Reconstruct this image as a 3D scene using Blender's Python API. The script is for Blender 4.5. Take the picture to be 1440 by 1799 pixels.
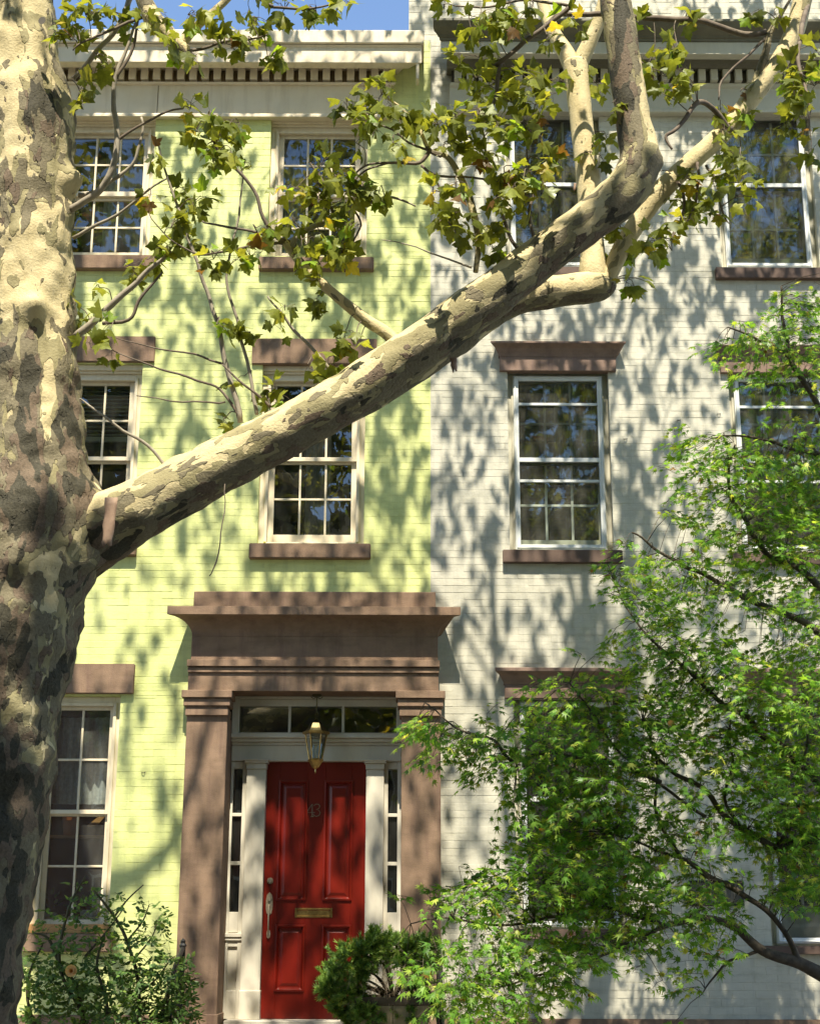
import bpy, bmesh, math, random
import numpy as np
from mathutils import Vector, Matrix, noise as mnoise
random.seed(7); rng = np.random.default_rng(11)
for o in list(bpy.data.objects): bpy.data.objects.remove(o)
scn = bpy.context.scene; COL = scn.collection

# ------------------------------------------------------------------ camera, sky, sun, exposure
D = 14.15; CZ = 1.6; PITCH = math.radians(15.8); FPX = 2655.0
cam_d = bpy.data.cameras.new('camera'); cam = bpy.data.objects.new('camera', cam_d); COL.objects.link(cam)
RC = Matrix.Rotation(math.pi/2 + PITCH, 4, 'X') @ Matrix.Rotation(math.radians(.2), 4, 'Z')
cam.matrix_world = Matrix.Translation((0, -D, CZ)) @ RC
cam_d.sensor_fit = 'HORIZONTAL'; cam_d.sensor_width = 36; cam_d.lens = FPX/1440*36
cam_d.clip_end = 3000; scn.camera = cam
SUN_EL = math.radians(60)
world = bpy.data.worlds.new('World'); scn.world = world; world.use_nodes = True
wn = world.node_tree.nodes; wl = world.node_tree.links
bg = wn['Background']; sky = wn.new('ShaderNodeTexSky'); sky.sky_type = 'NISHITA'; sky.sun_disc = False
sky.sun_elevation = SUN_EL; sky.sun_rotation = math.pi; sky.ozone_density = 2.2; sky.air_density = 1.0; sky.dust_density = 0
wl.new(sky.outputs[0], bg.inputs[0]); bg.inputs[1].default_value = .125
sun_d = bpy.data.lights.new('sun', 'SUN'); sun = bpy.data.objects.new('sun', sun_d); COL.objects.link(sun)
sun_d.energy = 5.0; sun_d.angle = math.radians(.53); sun_d.color = (1, .91, .74)
sun.rotation_euler = (math.pi/2 - SUN_EL, 0, 0)      # light travels towards +Y and down
sun.location = (0, -20, 30)
scn.view_settings.view_transform = 'Standard'; scn.view_settings.look = 'None'
scn.view_settings.exposure = 1.1; scn.view_settings.gamma = 1; scn.view_settings.use_curve_mapping = False
scn.cycles.use_denoising = True; scn.cycles.max_bounces = 7; scn.cycles.transparent_max_bounces = 12
scn.cycles.caustics_reflective = False; scn.cycles.caustics_refractive = False

# ------------------------------------------------------------------ helpers
R3 = RC.to_3x3()
def at(x, y, Y=0.0):
    """point on the vertical plane at depth Y (the house fronts stand on Y = 0) seen at photo pixel x, y"""
    d = R3 @ Vector(((x-720)/FPX, (899.5-y)/FPX, -1)); t = (Y + D)/d.y
    return Vector((t*d.x, Y, CZ + t*d.z))
def X(x, y, Y=0.0): return at(x, y, Y).x
def Z(y, Y=0.0, x=720): return at(x, y, Y).z
def mpp(x, y, Y):                                   # metres per photo pixel there
    d = R3 @ Vector(((x-720)/FPX, (899.5-y)/FPX, -1)); return (Y + D)/d.y/FPX
R3T = R3.transposed()
def to_px(p):
    c = R3T @ (Vector(p) - Vector((0, -D, CZ)))
    return (720 + FPX*c.x/-c.z, 899.5 - FPX*c.y/-c.z) if c.z < 0 else (1e9, 1e9)

def tag(o, label=None, cat=None, group=None, kind=None):
    if label: o['label'] = label
    if cat: o['category'] = cat
    if group: o['group'] = group
    if kind: o['kind'] = kind
    return o
def empty(name, loc, label, cat, group=None):
    o = bpy.data.objects.new(name, None); COL.objects.link(o); o.location = loc; o.empty_display_size = .2
    return tag(o, label, cat, group)
def link(name, me, parent=None):
    o = bpy.data.objects.new(name, me); COL.objects.link(o)
    if parent:
        o.parent = parent; o.matrix_parent_inverse = Matrix.Translation(-wloc(parent))
    return o
def wloc(o):
    v = Vector(o.location)
    p = o.parent
    if p: v = o.matrix_parent_inverse @ v; v = v + wloc(p)
    return v
class MB:
    def __init__(s): s.v = []; s.f = []; s.m = []; s.cm = 0
    def add(s, vs, fs):
        b = len(s.v); s.v += [tuple(p) for p in vs]
        for f in fs: s.f.append([b+i for i in f]); s.m.append(s.cm)
        return s
    def box(s, x0, x1, y0, y1, z0, z1):
        if x0 > x1: x0, x1 = x1, x0
        if y0 > y1: y0, y1 = y1, y0
        if z0 > z1: z0, z1 = z1, z0
        return s.add([(x0,y0,z0),(x1,y0,z0),(x1,y1,z0),(x0,y1,z0),(x0,y0,z1),(x1,y0,z1),(x1,y1,z1),(x0,y1,z1)],
              [(0,3,2,1),(4,5,6,7),(0,1,5,4),(1,2,6,5),(2,3,7,6),(3,0,4,7)])
    def prism_x(s, prof, x0, x1, dx=None):
        """profile of (y, z) points swept along X; dx(y) = how far the end swings out with the projection (a mitred return)"""
        n = len(prof); dx = dx or (lambda y: (0, 0))
        vs = [(x0 - dx(y)[0], y, z) for y, z in prof] + [(x1 + dx(y)[1], y, z) for y, z in prof]
        fs = [tuple(range(n)), tuple(range(2*n-1, n-1, -1))] + [(i, i+n, (i+1) % n + n, (i+1) % n) for i in range(n)]
        return s.add(vs, fs)
    def frame(s, x0, x1, z0, z1, l, r, b, t, y0, y1):
        s.box(x0, x0+l, y0, y1, z0, z1); s.box(x1-r, x1, y0, y1, z0, z1)
        s.box(x0+l, x1-r, y0+.0005, y1, z0, z0+b); s.box(x0+l, x1-r, y0+.0005, y1, z1-t, z1); return s
    def cyl(s, a, b, r0, r1=None, n=12):
        r1 = r0 if r1 is None else r1; a = Vector(a); b = Vector(b); d = (b-a).normalized()
        u = d.orthogonal().normalized(); w = d.cross(u); vs = []
        for p, r in ((a, r0), (b, r1)):
            for i in range(n):
                t = 2*math.pi*i/n; vs.append(p + (u*math.cos(t) + w*math.sin(t))*r)
        return s.add(vs, [tuple(range(n-1, -1, -1)), tuple(range(n, 2*n))] + [(i, (i+1) % n, (i+1) % n+n, i+n) for i in range(n)])
    def lathe(s, prof, c, n=6, rot=0):
        vs = []; m = len(prof)
        for r, z in prof:
            for i in range(n):
                t = 2*math.pi*i/n + rot; vs.append((c[0]+r*math.cos(t), c[1]+r*math.sin(t), c[2]+z))
        fs = [tuple(range(n-1, -1, -1)), tuple(range((m-1)*n, m*n))]
        for k in range(m-1):
            fs += [(k*n+i, k*n+(i+1) % n, (k+1)*n+(i+1) % n, (k+1)*n+i) for i in range(n)]
        return s.add(vs, fs)
    def tube(s, pts, rad, n=8, disp=None, cap=True):
        pts = [Vector(p) for p in pts]; N = len(pts); vs = []
        t = [(pts[min(i+1, N-1)] - pts[max(i-1, 0)]).normalized() for i in range(N)]
        u = t[0].orthogonal().normalized()
        for i in range(N):
            u = (u - t[i]*u.dot(t[i])); u = u.normalized() if u.length > 1e-6 else t[i].orthogonal().normalized()
            w = t[i].cross(u)
            for k in range(n):
                a = 2*math.pi*k/n; dvec = u*math.cos(a) + w*math.sin(a); r = rad[i]
                p = pts[i] + dvec*r
                if disp: p = p + dvec*disp(p, dvec, r)
                vs.append(p)
        fs = [(i*n+k, i*n+(k+1) % n, (i+1)*n+(k+1) % n, (i+1)*n+k) for i in range(N-1) for k in range(n)]
        if cap: fs += [tuple(range(n-1, -1, -1)), tuple(range((N-1)*n, N*n))]
        return s.add(vs, fs)
    def build(s, name, mats, parent=None, bevel=0, smooth=False, kind=None, seg=1):
        me = bpy.data.meshes.new(name); me.from_pydata(s.v, [], s.f)
        for m in (mats if isinstance(mats, (list, tuple)) else [mats]): me.materials.append(m)
        me.polygons.foreach_set('material_index', s.m)
        if bevel or True:
            bm = bmesh.new(); bm.from_mesh(me)
            if bevel:
                bmesh.ops.recalc_face_normals(bm, faces=bm.faces)
                es = [e for e in bm.edges if len(e.link_faces) == 2 and e.calc_face_angle(0) > .5]
                bmesh.ops.bevel(bm, geom=es, offset=bevel, segments=seg, affect='EDGES', clamp_overlap=True)
            bmesh.ops.recalc_face_normals(bm, faces=bm.faces)
            bm.to_mesh(me); bm.free()
        if smooth: me.polygons.foreach_set('use_smooth', [True]*len(me.polygons))
        o = link(name, me, parent)
        if kind: o['kind'] = kind
        return o
def spline(pts, k=6):
    """Catmull-Rom through tuples, k steps per span"""
    P = [np.array(p, float) for p in pts]; out = []
    for i in range(len(P)-1):
        a, b, c, d = P[max(i-1, 0)], P[i], P[i+1], P[min(i+2, len(P)-1)]
        for j in range(k):
            t = j/k
            out.append(.5*((2*b)+(c-a)*t+(2*a-5*b+4*c-d)*t*t+(3*b-a-3*c+d)*t**3))
    out.append(P[-1]); return out

# ------------------------------------------------------------------ materials
def nodes(name):
    m = bpy.data.materials.new(name); m.use_nodes = True; nt = m.node_tree
    return m, nt, nt.nodes['Principled BSDF'], nt.links
def tex(nt, kind, scale, detail=4, rough=.55, vec=None, dist=0.):
    t = nt.nodes.new('ShaderNodeTex'+kind)
    if kind == 'Noise':
        t.inputs['Scale'].default_value = scale; t.inputs['Detail'].default_value = detail
        t.inputs['Roughness'].default_value = rough; t.inputs['Distortion'].default_value = dist
    else: t.inputs['Scale'].default_value = scale
    if vec is not None: nt.links.new(vec, t.inputs['Vector'])
    return t
def coords(nt, scale=(1, 1, 1)):
    g = nt.nodes.new('ShaderNodeNewGeometry'); mp = nt.nodes.new('ShaderNodeMapping')
    mp.inputs['Scale'].default_value = scale; nt.links.new(g.outputs['Position'], mp.inputs[0]); return mp.outputs[0]
def ramp(nt, fac, stops, mode='LINEAR'):
    r = nt.nodes.new('ShaderNodeValToRGB'); cr = r.color_ramp; cr.interpolation = mode
    while len(cr.elements) < len(stops): cr.elements.new(.5)
    for e, (p, c) in zip(cr.elements, stops):
        e.position = p; e.color = (*c, 1) if len(c) == 3 else c
    nt.links.new(fac, r.inputs[0]); return r.outputs[0]
def mix(nt, fac, a, b, mode='MIX'):
    n = nt.nodes.new('ShaderNodeMix'); n.data_type = 'RGBA'; n.blend_type = mode
    for s, v in ((0, fac), (6, a), (7, b)):
        if hasattr(v, 'is_output') or isinstance(v, bpy.types.NodeSocket): nt.links.new(v, n.inputs[s])
        else: n.inputs[s].default_value = v if s == 0 else (*v, 1)
    return n.outputs[2]
def paint(name, c1, c2, rough=.6, scale=3., bump=.15, bscale=90., streak=0., dirt=None, spec=.3, chips=None):
    m, nt, b, L = nodes(name)
    v = coords(nt)
    n = tex(nt, 'Noise', scale, 5, .6, v)
    c = ramp(nt, n.outputs[0], [(.35, c1), (.68, c2)])
    if streak:
        sv = coords(nt, (5.5, 5.5, .55)); sn = tex(nt, 'Noise', 2.2, 5, .65, sv)
        f = ramp(nt, sn.outputs[0], [(.5, (0, 0, 0)), (.78, (streak,)*3)])
        c = mix(nt, f, c, dirt or tuple(x*.55 for x in c1))
    if streak > .7:
        pn = tex(nt, 'Noise', 3.4, 5, .7, coords(nt, (1, 1, 3.2))); k = ramp(nt, pn.outputs[0], [(.3, (.80, .80, .78)), (.5, (1, 1, 1)), (.72, (1.06, 1.05, 1.04))]); c = mix(nt, 1., c, k, 'MULTIPLY')
    if chips:
        cn = tex(nt, 'Noise', 22., 6, .7, coords(nt, (1, 1, 2.5)))
        f = ramp(nt, cn.outputs[0], [(.685, (0, 0, 0)), (.70, (.8, .8, .8))])
        c = mix(nt, f, c, chips)
    L.new(c, b.inputs['Base Color']); b.inputs['Roughness'].default_value = rough
    b.inputs['Specular IOR Level'].default_value = spec
    if bump:
        bn = tex(nt, 'Noise', bscale, 4, .6, v); bp = nt.nodes.new('ShaderNodeBump')
        bp.inputs['Strength'].default_value = bump; bp.inputs['Distance'].default_value = .004
        L.new(bn.outputs[0], bp.inputs['Height']); L.new(bp.outputs[0], b.inputs['Normal'])
    return m
GREEN = paint('lime_painted_brick', (.59, .635, .25), (.665, .70, .305), .55, 2.2, .5, 45, .75, (.42, .47, .21), .35, (.36, .38, .17))
GREY = paint('grey_painted_brick', (.495, .478, .39), (.565, .547, .455), .55, 2.0, .5, 45, .75, (.37, .36, .30), .35, (.40, .38, .32))
CREAM = paint('cream_painted_wood', (.68, .59, .42), (.76, .67, .50), .45, 3, .25, 60, .5, (.45, .36, .23), .4, (.42, .34, .22))
GCREAM = paint('stone_grey_painted_wood', (.50, .48, .38), (.57, .55, .45), .45, 3, .2, 60, .35, (.33, .31, .24), .4, (.33, .30, .23))
WHITE = paint('white_painted_wood', (.70, .68, .58), (.77, .75, .65), .4, 3, .15, 60, .25, (.5, .47, .37), .45)
DOORWHITE = paint('ivory_door_frame_paint', (.60, .56, .46), (.68, .64, .53), .45, 3, .12, 50, .3, (.42, .38, .29), .4)
BROWN = paint('brownstone', (.205, .138, .092), (.275, .187, .128), .85, 5, .8, 110, .85, (.15, .095, .075), .2)
BROWN2 = paint('brownstone_grey_house', (.21, .145, .112), (.275, .19, .15), .8, 5, .8, 110, .85, (.16, .11, .095), .2)
ALU = paint('storm_window_aluminium', (.62, .64, .62), (.70, .72, .70), .35, 6, .05, 50, .2, (.45, .46, .44), .5)
RED = paint('red_door_paint', (.165, .008, .003), (.20, .012, .004), .34, 3, .10, 35, .35, (.17, .006, .004), .5)
def metal(name, c, rough, c2=None):
    m = paint(name, c, c2 or tuple(x*.7 for x in c), rough, 30, .1, 200); m.node_tree.nodes['Principled BSDF'].inputs['Metallic'].default_value = .9; return m
BRASS = metal('aged_brass', (.55, .38, .13), .32, (.34, .22, .08))
BRONZE = metal('dark_bronze', (.10, .085, .04), .45)
NICKEL = metal('tarnished_nickel', (.66, .58, .44), .34, (.5, .42, .3)); NICKEL.node_tree.nodes['Principled BSDF'].inputs['Metallic'].default_value = .55
IRON = paint('black_iron', (.012, .012, .012), (.02, .019, .018), .45, 20, .3, 120, 0, None, .5)
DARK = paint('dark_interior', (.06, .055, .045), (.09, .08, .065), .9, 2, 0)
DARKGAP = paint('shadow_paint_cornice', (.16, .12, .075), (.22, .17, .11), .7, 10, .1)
BLIND = paint('pale_blind', (.55, .57, .50), (.62, .63, .56), .5, 4, 0)
CURTAIN = paint('sheer_curtain', (.36, .37, .36), (.52, .53, .51), .9, 30, .3, 20, .7, (.12, .13, .13))
SHUTTER = paint('brown_wood_shutter', (.26, .13, .06), (.34, .18, .08), .5, 9, .2)
TERRA = paint('terracotta', (.42, .15, .06), (.5, .19, .08), .8, 9, .2)
CHINA = paint('white_china', (.68, .70, .70), (.75, .77, .77), .25, 9, 0)
PINE = paint('orange_wood', (.38, .20, .07), (.46, .26, .10), .5, 12, .1)
def glass(name, refl, dust, wobble):
    m, nt, b, L = nodes(name); nt.nodes.remove(b); out = nt.nodes['Material Output']
    tr = nt.nodes.new('ShaderNodeBsdfTransparent'); gl = nt.nodes.new('ShaderNodeBsdfGlossy'); gl.inputs['Roughness'].default_value = .012
    tr.inputs[0].default_value = (.80, .85, .82, 1)
    df = nt.nodes.new('ShaderNodeBsdfDiffuse'); df.inputs[0].default_value = (.55, .55, .50, 1)
    v = coords(nt, (1, 1, .6)); n = tex(nt, 'Noise', 2.6, 2, .5, v); bp = nt.nodes.new('ShaderNodeBump')
    bp.inputs['Strength'].default_value = wobble; bp.inputs['Distance'].default_value = .02; L.new(n.outputs[0], bp.inputs['Height'])
    L.new(bp.outputs[0], gl.inputs['Normal'])
    fr = nt.nodes.new('ShaderNodeFresnel'); fr.inputs[0].default_value = 1.5
    ma = nt.nodes.new('ShaderNodeMath'); ma.operation = 'MULTIPLY_ADD'; L.new(fr.outputs[0], ma.inputs[0]); ma.inputs[1].default_value = refl; ma.inputs[2].default_value = .01
    ma.use_clamp = True
    s1 = nt.nodes.new('ShaderNodeMixShader'); L.new(ma.outputs[0], s1.inputs[0]); L.new(tr.outputs[0], s1.inputs[1]); L.new(gl.outputs[0], s1.inputs[2])
    dn = tex(nt, 'Noise', 7, 6, .7, coords(nt, (1, 1, .35))); df_f = ramp(nt, dn.outputs[0], [(.35, (dust*.4,)*3), (.75, (dust*1.8,)*3)])
    s2 = nt.nodes.new('ShaderNodeMixShader'); L.new(df_f, s2.inputs[0]); L.new(s1.outputs[0], s2.inputs[1]); L.new(df.outputs[0], s2.inputs[2])
    L.new(s2.outputs[0], out.inputs['Surface']); return m
GLASS = glass('old_window_glass', 3.2, .022, .12)
STORM = glass('dusty_storm_glass', 1.7, .06, .04)
DUSTY = glass('rain_streaked_glass', 3.2, .085, .10)
LAMPGLASS = glass('lantern_glass', 1.5, .02, .02)
def leafmat(name, trans=.5, gloss=.05, spread=.35):
    m, nt, b, L = nodes(name); nt.nodes.remove(b); out = nt.nodes['Material Output']
    a = nt.nodes.new('ShaderNodeAttribute'); a.attribute_name = 'tint'
    n = tex(nt, 'Noise', 35, 3, .6, coords(nt)); k = ramp(nt, n.outputs[0], [(.3, (1-spread,)*3), (.75, (1+spread*.4,)*3)])
    c = mix(nt, 1., a.outputs['Color'], k, 'MULTIPLY')
    d = nt.nodes.new('ShaderNodeBsdfDiffuse'); t = nt.nodes.new('ShaderNodeBsdfTranslucent'); g = nt.nodes.new('ShaderNodeBsdfGlossy')
    g.inputs['Roughness'].default_value = .45; g.inputs[0].default_value = (.8, .85, .8, 1)
    L.new(c, d.inputs[0]); c2 = mix(nt, 1., c, (1.75, 1.55, .7), 'MULTIPLY'); L.new(c2, t.inputs[0])
    s1 = nt.nodes.new('ShaderNodeMixShader'); s1.inputs[0].default_value = trans; L.new(d.outputs[0], s1.inputs[1]); L.new(t.outputs[0], s1.inputs[2])
    fr = nt.nodes.new('ShaderNodeFresnel'); fr.inputs[0].default_value = 1.4
    ma = nt.nodes.new('ShaderNodeMath'); ma.operation = 'MULTIPLY_ADD'; L.new(fr.outputs[0], ma.inputs[0]); ma.inputs[1].default_value = .06; ma.inputs[2].default_value = gloss*.4
    s2 = nt.nodes.new('ShaderNodeMixShader'); L.new(ma.outputs[0], s2.inputs[0]); L.new(s1.outputs[0], s2.inputs[1]); L.new(g.outputs[0], s2.inputs[2])
    L.new(s2.outputs[0], out.inputs['Surface']); return m
PLANELEAF = leafmat('plane_leaf', .56); MAPLELEAF = leafmat('maple_leaf', .55); ROSELEAF = leafmat('rose_leaf', .4, .06); JUNILEAF = leafmat('juniper_leaf', .35)
PETAL = leafmat('rose_petal', .3, .05, .1)
def bark(name):
    """plane-tree bark: three generations of flakes; the vertex attribute 'old' holds the old bark left there plus painted underside shade"""
    m, nt, b, L = nodes(name)
    g = nt.nodes.new('ShaderNodeAttribute'); g.attribute_name = 'flow'
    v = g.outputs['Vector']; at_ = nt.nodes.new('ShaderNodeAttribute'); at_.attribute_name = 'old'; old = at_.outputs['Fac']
    pos = coords(nt)
    fine = tex(nt, 'Noise', 60, 5, .65, pos); grain = tex(nt, 'Noise', 9, 4, .6, v)
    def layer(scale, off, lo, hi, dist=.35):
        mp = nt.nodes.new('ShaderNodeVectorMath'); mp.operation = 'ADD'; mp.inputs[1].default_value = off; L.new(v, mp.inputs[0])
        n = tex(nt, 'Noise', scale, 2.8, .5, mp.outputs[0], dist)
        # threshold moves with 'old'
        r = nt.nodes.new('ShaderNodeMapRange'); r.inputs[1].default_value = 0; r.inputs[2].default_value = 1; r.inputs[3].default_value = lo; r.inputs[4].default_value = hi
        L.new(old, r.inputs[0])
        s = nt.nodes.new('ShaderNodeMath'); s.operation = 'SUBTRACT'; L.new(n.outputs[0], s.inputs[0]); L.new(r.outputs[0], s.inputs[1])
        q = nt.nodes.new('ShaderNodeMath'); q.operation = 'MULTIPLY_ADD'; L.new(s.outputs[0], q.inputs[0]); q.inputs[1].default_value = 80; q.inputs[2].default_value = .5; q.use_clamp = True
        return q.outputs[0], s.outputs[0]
    cream = ramp(nt, grain.outputs[0], [(.3, (.45, .375, .20)), (.7, (.63, .54, .32))])
    olive = ramp(nt, grain.outputs[0], [(.3, (.23, .20, .10)), (.7, (.35, .31, .17))])
    grey = ramp(nt, fine.outputs[0], [(.3, (.125, .108, .066)), (.7, (.22, .19, .12))])
    brown = ramp(nt, fine.outputs[0], [(.3, (.095, .072, .048)), (.7, (.19, .14, .095))])
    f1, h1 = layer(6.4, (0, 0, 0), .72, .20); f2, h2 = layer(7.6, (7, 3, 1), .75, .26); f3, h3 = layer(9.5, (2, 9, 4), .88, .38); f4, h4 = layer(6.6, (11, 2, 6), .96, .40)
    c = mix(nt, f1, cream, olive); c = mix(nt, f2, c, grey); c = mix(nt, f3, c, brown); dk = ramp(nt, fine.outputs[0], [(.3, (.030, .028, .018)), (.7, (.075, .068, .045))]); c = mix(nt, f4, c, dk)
    # rim of a flake is darker dirt line
    sp = tex(nt, 'Noise', 26, 2, .5, v); fs = ramp(nt, sp.outputs[0], [(.70, (0, 0, 0)), (.73, (.8, .8, .8))]); c = mix(nt, fs, c, (.12, .10, .07))
    L.new(c, b.inputs['Base Color']); b.inputs['Roughness'].default_value = .72; b.inputs['Specular IOR Level'].default_value = .25
    h = nt.nodes.new('ShaderNodeMath'); h.operation = 'ADD'; L.new(f1, h.inputs[0]); L.new(f2, h.inputs[1])
    hh = nt.nodes.new('ShaderNodeMath'); hh.operation = 'MULTIPLY_ADD'; L.new(f3, hh.inputs[0]); hh.inputs[1].default_value = 2.2; L.new(h.outputs[0], hh.inputs[2])
    h3_ = nt.nodes.new('ShaderNodeMath'); h3_.operation = 'MULTIPLY_ADD'; L.new(fine.outputs[0], h3_.inputs[0]); h3_.inputs[1].default_value = .9; L.new(hh.outputs[0], h3_.inputs[2])
    bp = nt.nodes.new('ShaderNodeBump'); bp.inputs['Strength'].default_value = .8; bp.inputs['Distance'].default_value = .010
    L.new(h3_.outputs[0], bp.inputs['Height']); L.new(bp.outputs[0], b.inputs['Normal']); return m
BARK = bark('plane_bark')
TWIG = paint('twig_bark', (.10, .075, .055), (.19, .155, .12), .75, 14, .4, 90)
GTWIG = paint('grey_twig_bark', (.24, .21, .16), (.36, .32, .25), .7, 14, .4, 90)
MBARK = paint('maple_bark', (.045, .035, .025), (.10, .08, .055), .8, 18, .6, 70)
STRIP = paint('peeling_bark', (.26, .17, .115), (.38, .26, .18), .7, 14, .4, 60)
RCANE = paint('rose_cane', (.05, .045, .02), (.09, .08, .035), .7, 14, .2, 60)
SOIL = paint('soil', (.04, .028, .018), (.08, .055, .035), .95, 30, .8, 60)
PLANK = paint('weathered_planter_wood', (.24, .20, .13), (.32, .27, .18), .8, 8, .4, 50)
ASPH = paint('asphalt', (.045, .045, .047), (.065, .065, .066), .9, 3, .6, 150)
CONC = paint('pavement_concrete', (.30, .29, .27), (.36, .35, .32), .9, 2, .4, 100, .2)
KERBM = paint('kerb_granite', (.28, .27, .26), (.36, .35, .33), .85, 8, .5, 100)
TAR = paint('roof_tar', (.05, .05, .05), (.07, .07, .07), .9, 2, .2)

# ------------------------------------------------------------------ ground
def struct(name, mb, m, bevel=0): return tag(mb.build(name, m, None, bevel), kind='structure')
struct('ground', MB().box(-400, 400, -400, 400, -.6, -.17), ASPH)
struct('road', MB().box(-60, 60, -11.2, -5.3, -.17, -.13), ASPH)
struct('pavement', MB().box(-60, 60, -5.0, -2.8, -.165, 0), CONC)
struct('kerb', MB().box(-60, 60, -5.3, -5.0, -.168, -.004), KERBM, .015)
struct('far_pavement', MB().box(-60, 60, -30, -11.5, -.165, 0), CONC)
struct('far_kerb', MB().box(-60, 60, -11.5, -11.2, -.168, -.004), KERBM, .015)
struct('front_yard', MB().box(-60, 60, -2.8, 0, -.165, -.01), paint('pale_bounce_yard', (.25, .225, .165), (.32, .285, .21), .9, 2, .4, 80, .3))  # unseen yard, paved pale to bounce light onto the fronts

# ------------------------------------------------------------------ the two houses
green = empty('row_house', (-2.7, 0, 0), 'lime green painted brick row house with brownstone doorway and red front door', 'house')
grey = empty('row_house.001', (3.0, 0, 0), 'pale grey painted brick row house with moulded brown window lintels', 'house')
XB = .20; XL = -5.4; XR = 5.9; BASEZ = -.1
CX1, CX2, CX3, CX4 = -3.185, -.962, 1.47, 3.672
# window openings: x0, x1, z0, z1
OP_G = dict(top1=(CX1-.505, CX1+.505, Z(450), Z(205)), top2=(CX2-.508, CX2+.508, Z(450), Z(205)),
            mid1=(CX1-.508, CX1+.508, Z(955), Z(640)), mid2=(CX2-.515, CX2+.515, Z(955), Z(640)),
            low1=(-3.45, -2.712, Z(1640), Z(1224)))
OP_R = dict(top3=(CX3-.50, CX3+.50, Z(467), Z(203)), top4=(CX4-.50, CX4+.50, Z(467), Z(203)),
            mid3=(CX3-.503, CX3+.503, Z(966), Z(651)), mid4=(CX4-.503, CX4+.503, Z(966), Z(651)),
            low3=(CX3-.49, CX3+.503, Z(1632), Z(1227)), low4=(CX4-.40, CX4+.50, Z(1660), Z(1227)))
DOORHOLE = (-1.80, .02, .80, Z(1180))
GTOP = Z(50, -.2)
COURSE = .0686; BL = .2065; J = .0042
def wall_mesh(house, x0, x1, z0, z1, holes, m, name='wall', x0hi=None, zhi=None):
    mb = MB()
    xs = sorted({x0, x1, *[h[0] for h in holes], *[h[1] for h in holes], *([x0hi] if x0hi is not None else [])})
    zs = sorted({z0, z1, *[h[2] for h in holes], *[h[3] for h in holes], *([zhi] if zhi else [])})
    if x0hi is not None: xs = sorted(set(xs))
    for i in range(len(xs)-1):
        for j in range(len(zs)-1):
            cx = (xs[i]+xs[i+1])/2; cz = (zs[j]+zs[j+1])/2
            if any(h[0] < cx < h[1] and h[2] < cz < h[3] for h in holes): continue
            if zhi and cz < zhi and cx < x0: continue
            mb.add([(xs[i], .0014, zs[j]), (xs[i+1], .0014, zs[j]), (xs[i+1], .0026, zs[j+1]), (xs[i], .0026, zs[j+1])], [(0, 1, 2, 3)])
    for h in holes:                                                   # reveals
        d = .32 if h is not DOORHOLE else .42
        a, b, c, e = h
        mb.add([(a, .0035, c), (a, d, c), (a, d, e), (a, .0035, e)], [(0, 1, 2, 3)])
        mb.add([(b, .0035, c), (b, d, c), (b, d, e), (b, .0035, e)], [(0, 3, 2, 1)])
        mb.add([(a, .0035, c), (b, .0035, c), (b, d, c), (a, d, c)], [(0, 1, 2, 3)])
        mb.add([(a, .0035, e), (b, .0035, e), (b, d, e), (a, d, e)], [(0, 3, 2, 1)])
    return mb.build(name, m, house)
gw = wall_mesh(green, XL, XB, BASEZ, GTOP-.03, [*OP_G.values(), DOORHOLE], GREEN)
UPX = -.03; UPZ = Z(52)
rw = wall_mesh(grey, XB, XR, BASEZ, 12.6, list(OP_R.values()), GREY, 'wall', UPX, GTOP-.02)
def bricks(x0, x1, z0, z1, holes, x0hi=None, zhi=None):
    """running bond; yields (x0, x1, z0, z1) of every brick face"""
    k = int(z0//COURSE)
    while k*COURSE < z1:
        za, zb = k*COURSE, (k+1)*COURSE
        cuts = sorted({za, zb, *[z for h in holes for z in (h[2], h[3]) if za+.012 < z < zb-.012], *([zhi] if zhi and za+.012 < zhi < zb-.012 else [])})
        for a, b in zip(cuts[:-1], cuts[1:]):
            mz = (a+b)/2; left = x0hi if (x0hi is not None and mz > zhi) else x0
            segs = [(left, x1)]
            for h in holes:
                if h[2] < mz < h[3]:
                    segs = [q for s, e in segs for q in ((s, min(e, h[0])), (max(s, h[1]), e)) if q[1]-q[0] > .01]
            off = (k % 2)*BL/2
            for s, e in segs:
                n = math.floor((s-off)/BL); x = n*BL+off
                while x < e:
                    p, q = max(x, s), min(x+BL, e)
                    if q-p > .03: yield (p, q, a, b)
                    x += BL
        k += 1
def brick_faces(mb, p, q, a, b, yo=0., tx=0., tz=0.):
    j = J/2; c = .0013
    o = [(p+j, a+j), (q-j, a+j), (q-j, b-j), (p+j, b-j)]; i = [(p+j+c, a+j+c), (q-j-c, a+j+c), (q-j-c, b-j-c), (p+j+c, b-j-c)]
    vs = [(x, .012, z) for x, z in o] + [(x, yo+.0012, z) for x, z in o] + [(x, yo+tx*(x-p)+tz*(z-a), z) for x, z in i]
    fs = [(8, 9, 10, 11)] + [(4+k, 4+(k+1) % 4, 8+(k+1) % 4, 8+k) for k in range(4)] + [(k, (k+1) % 4, 4+(k+1) % 4, 4+k) for k in range(4)]
    mb.add(vs, fs)
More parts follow.
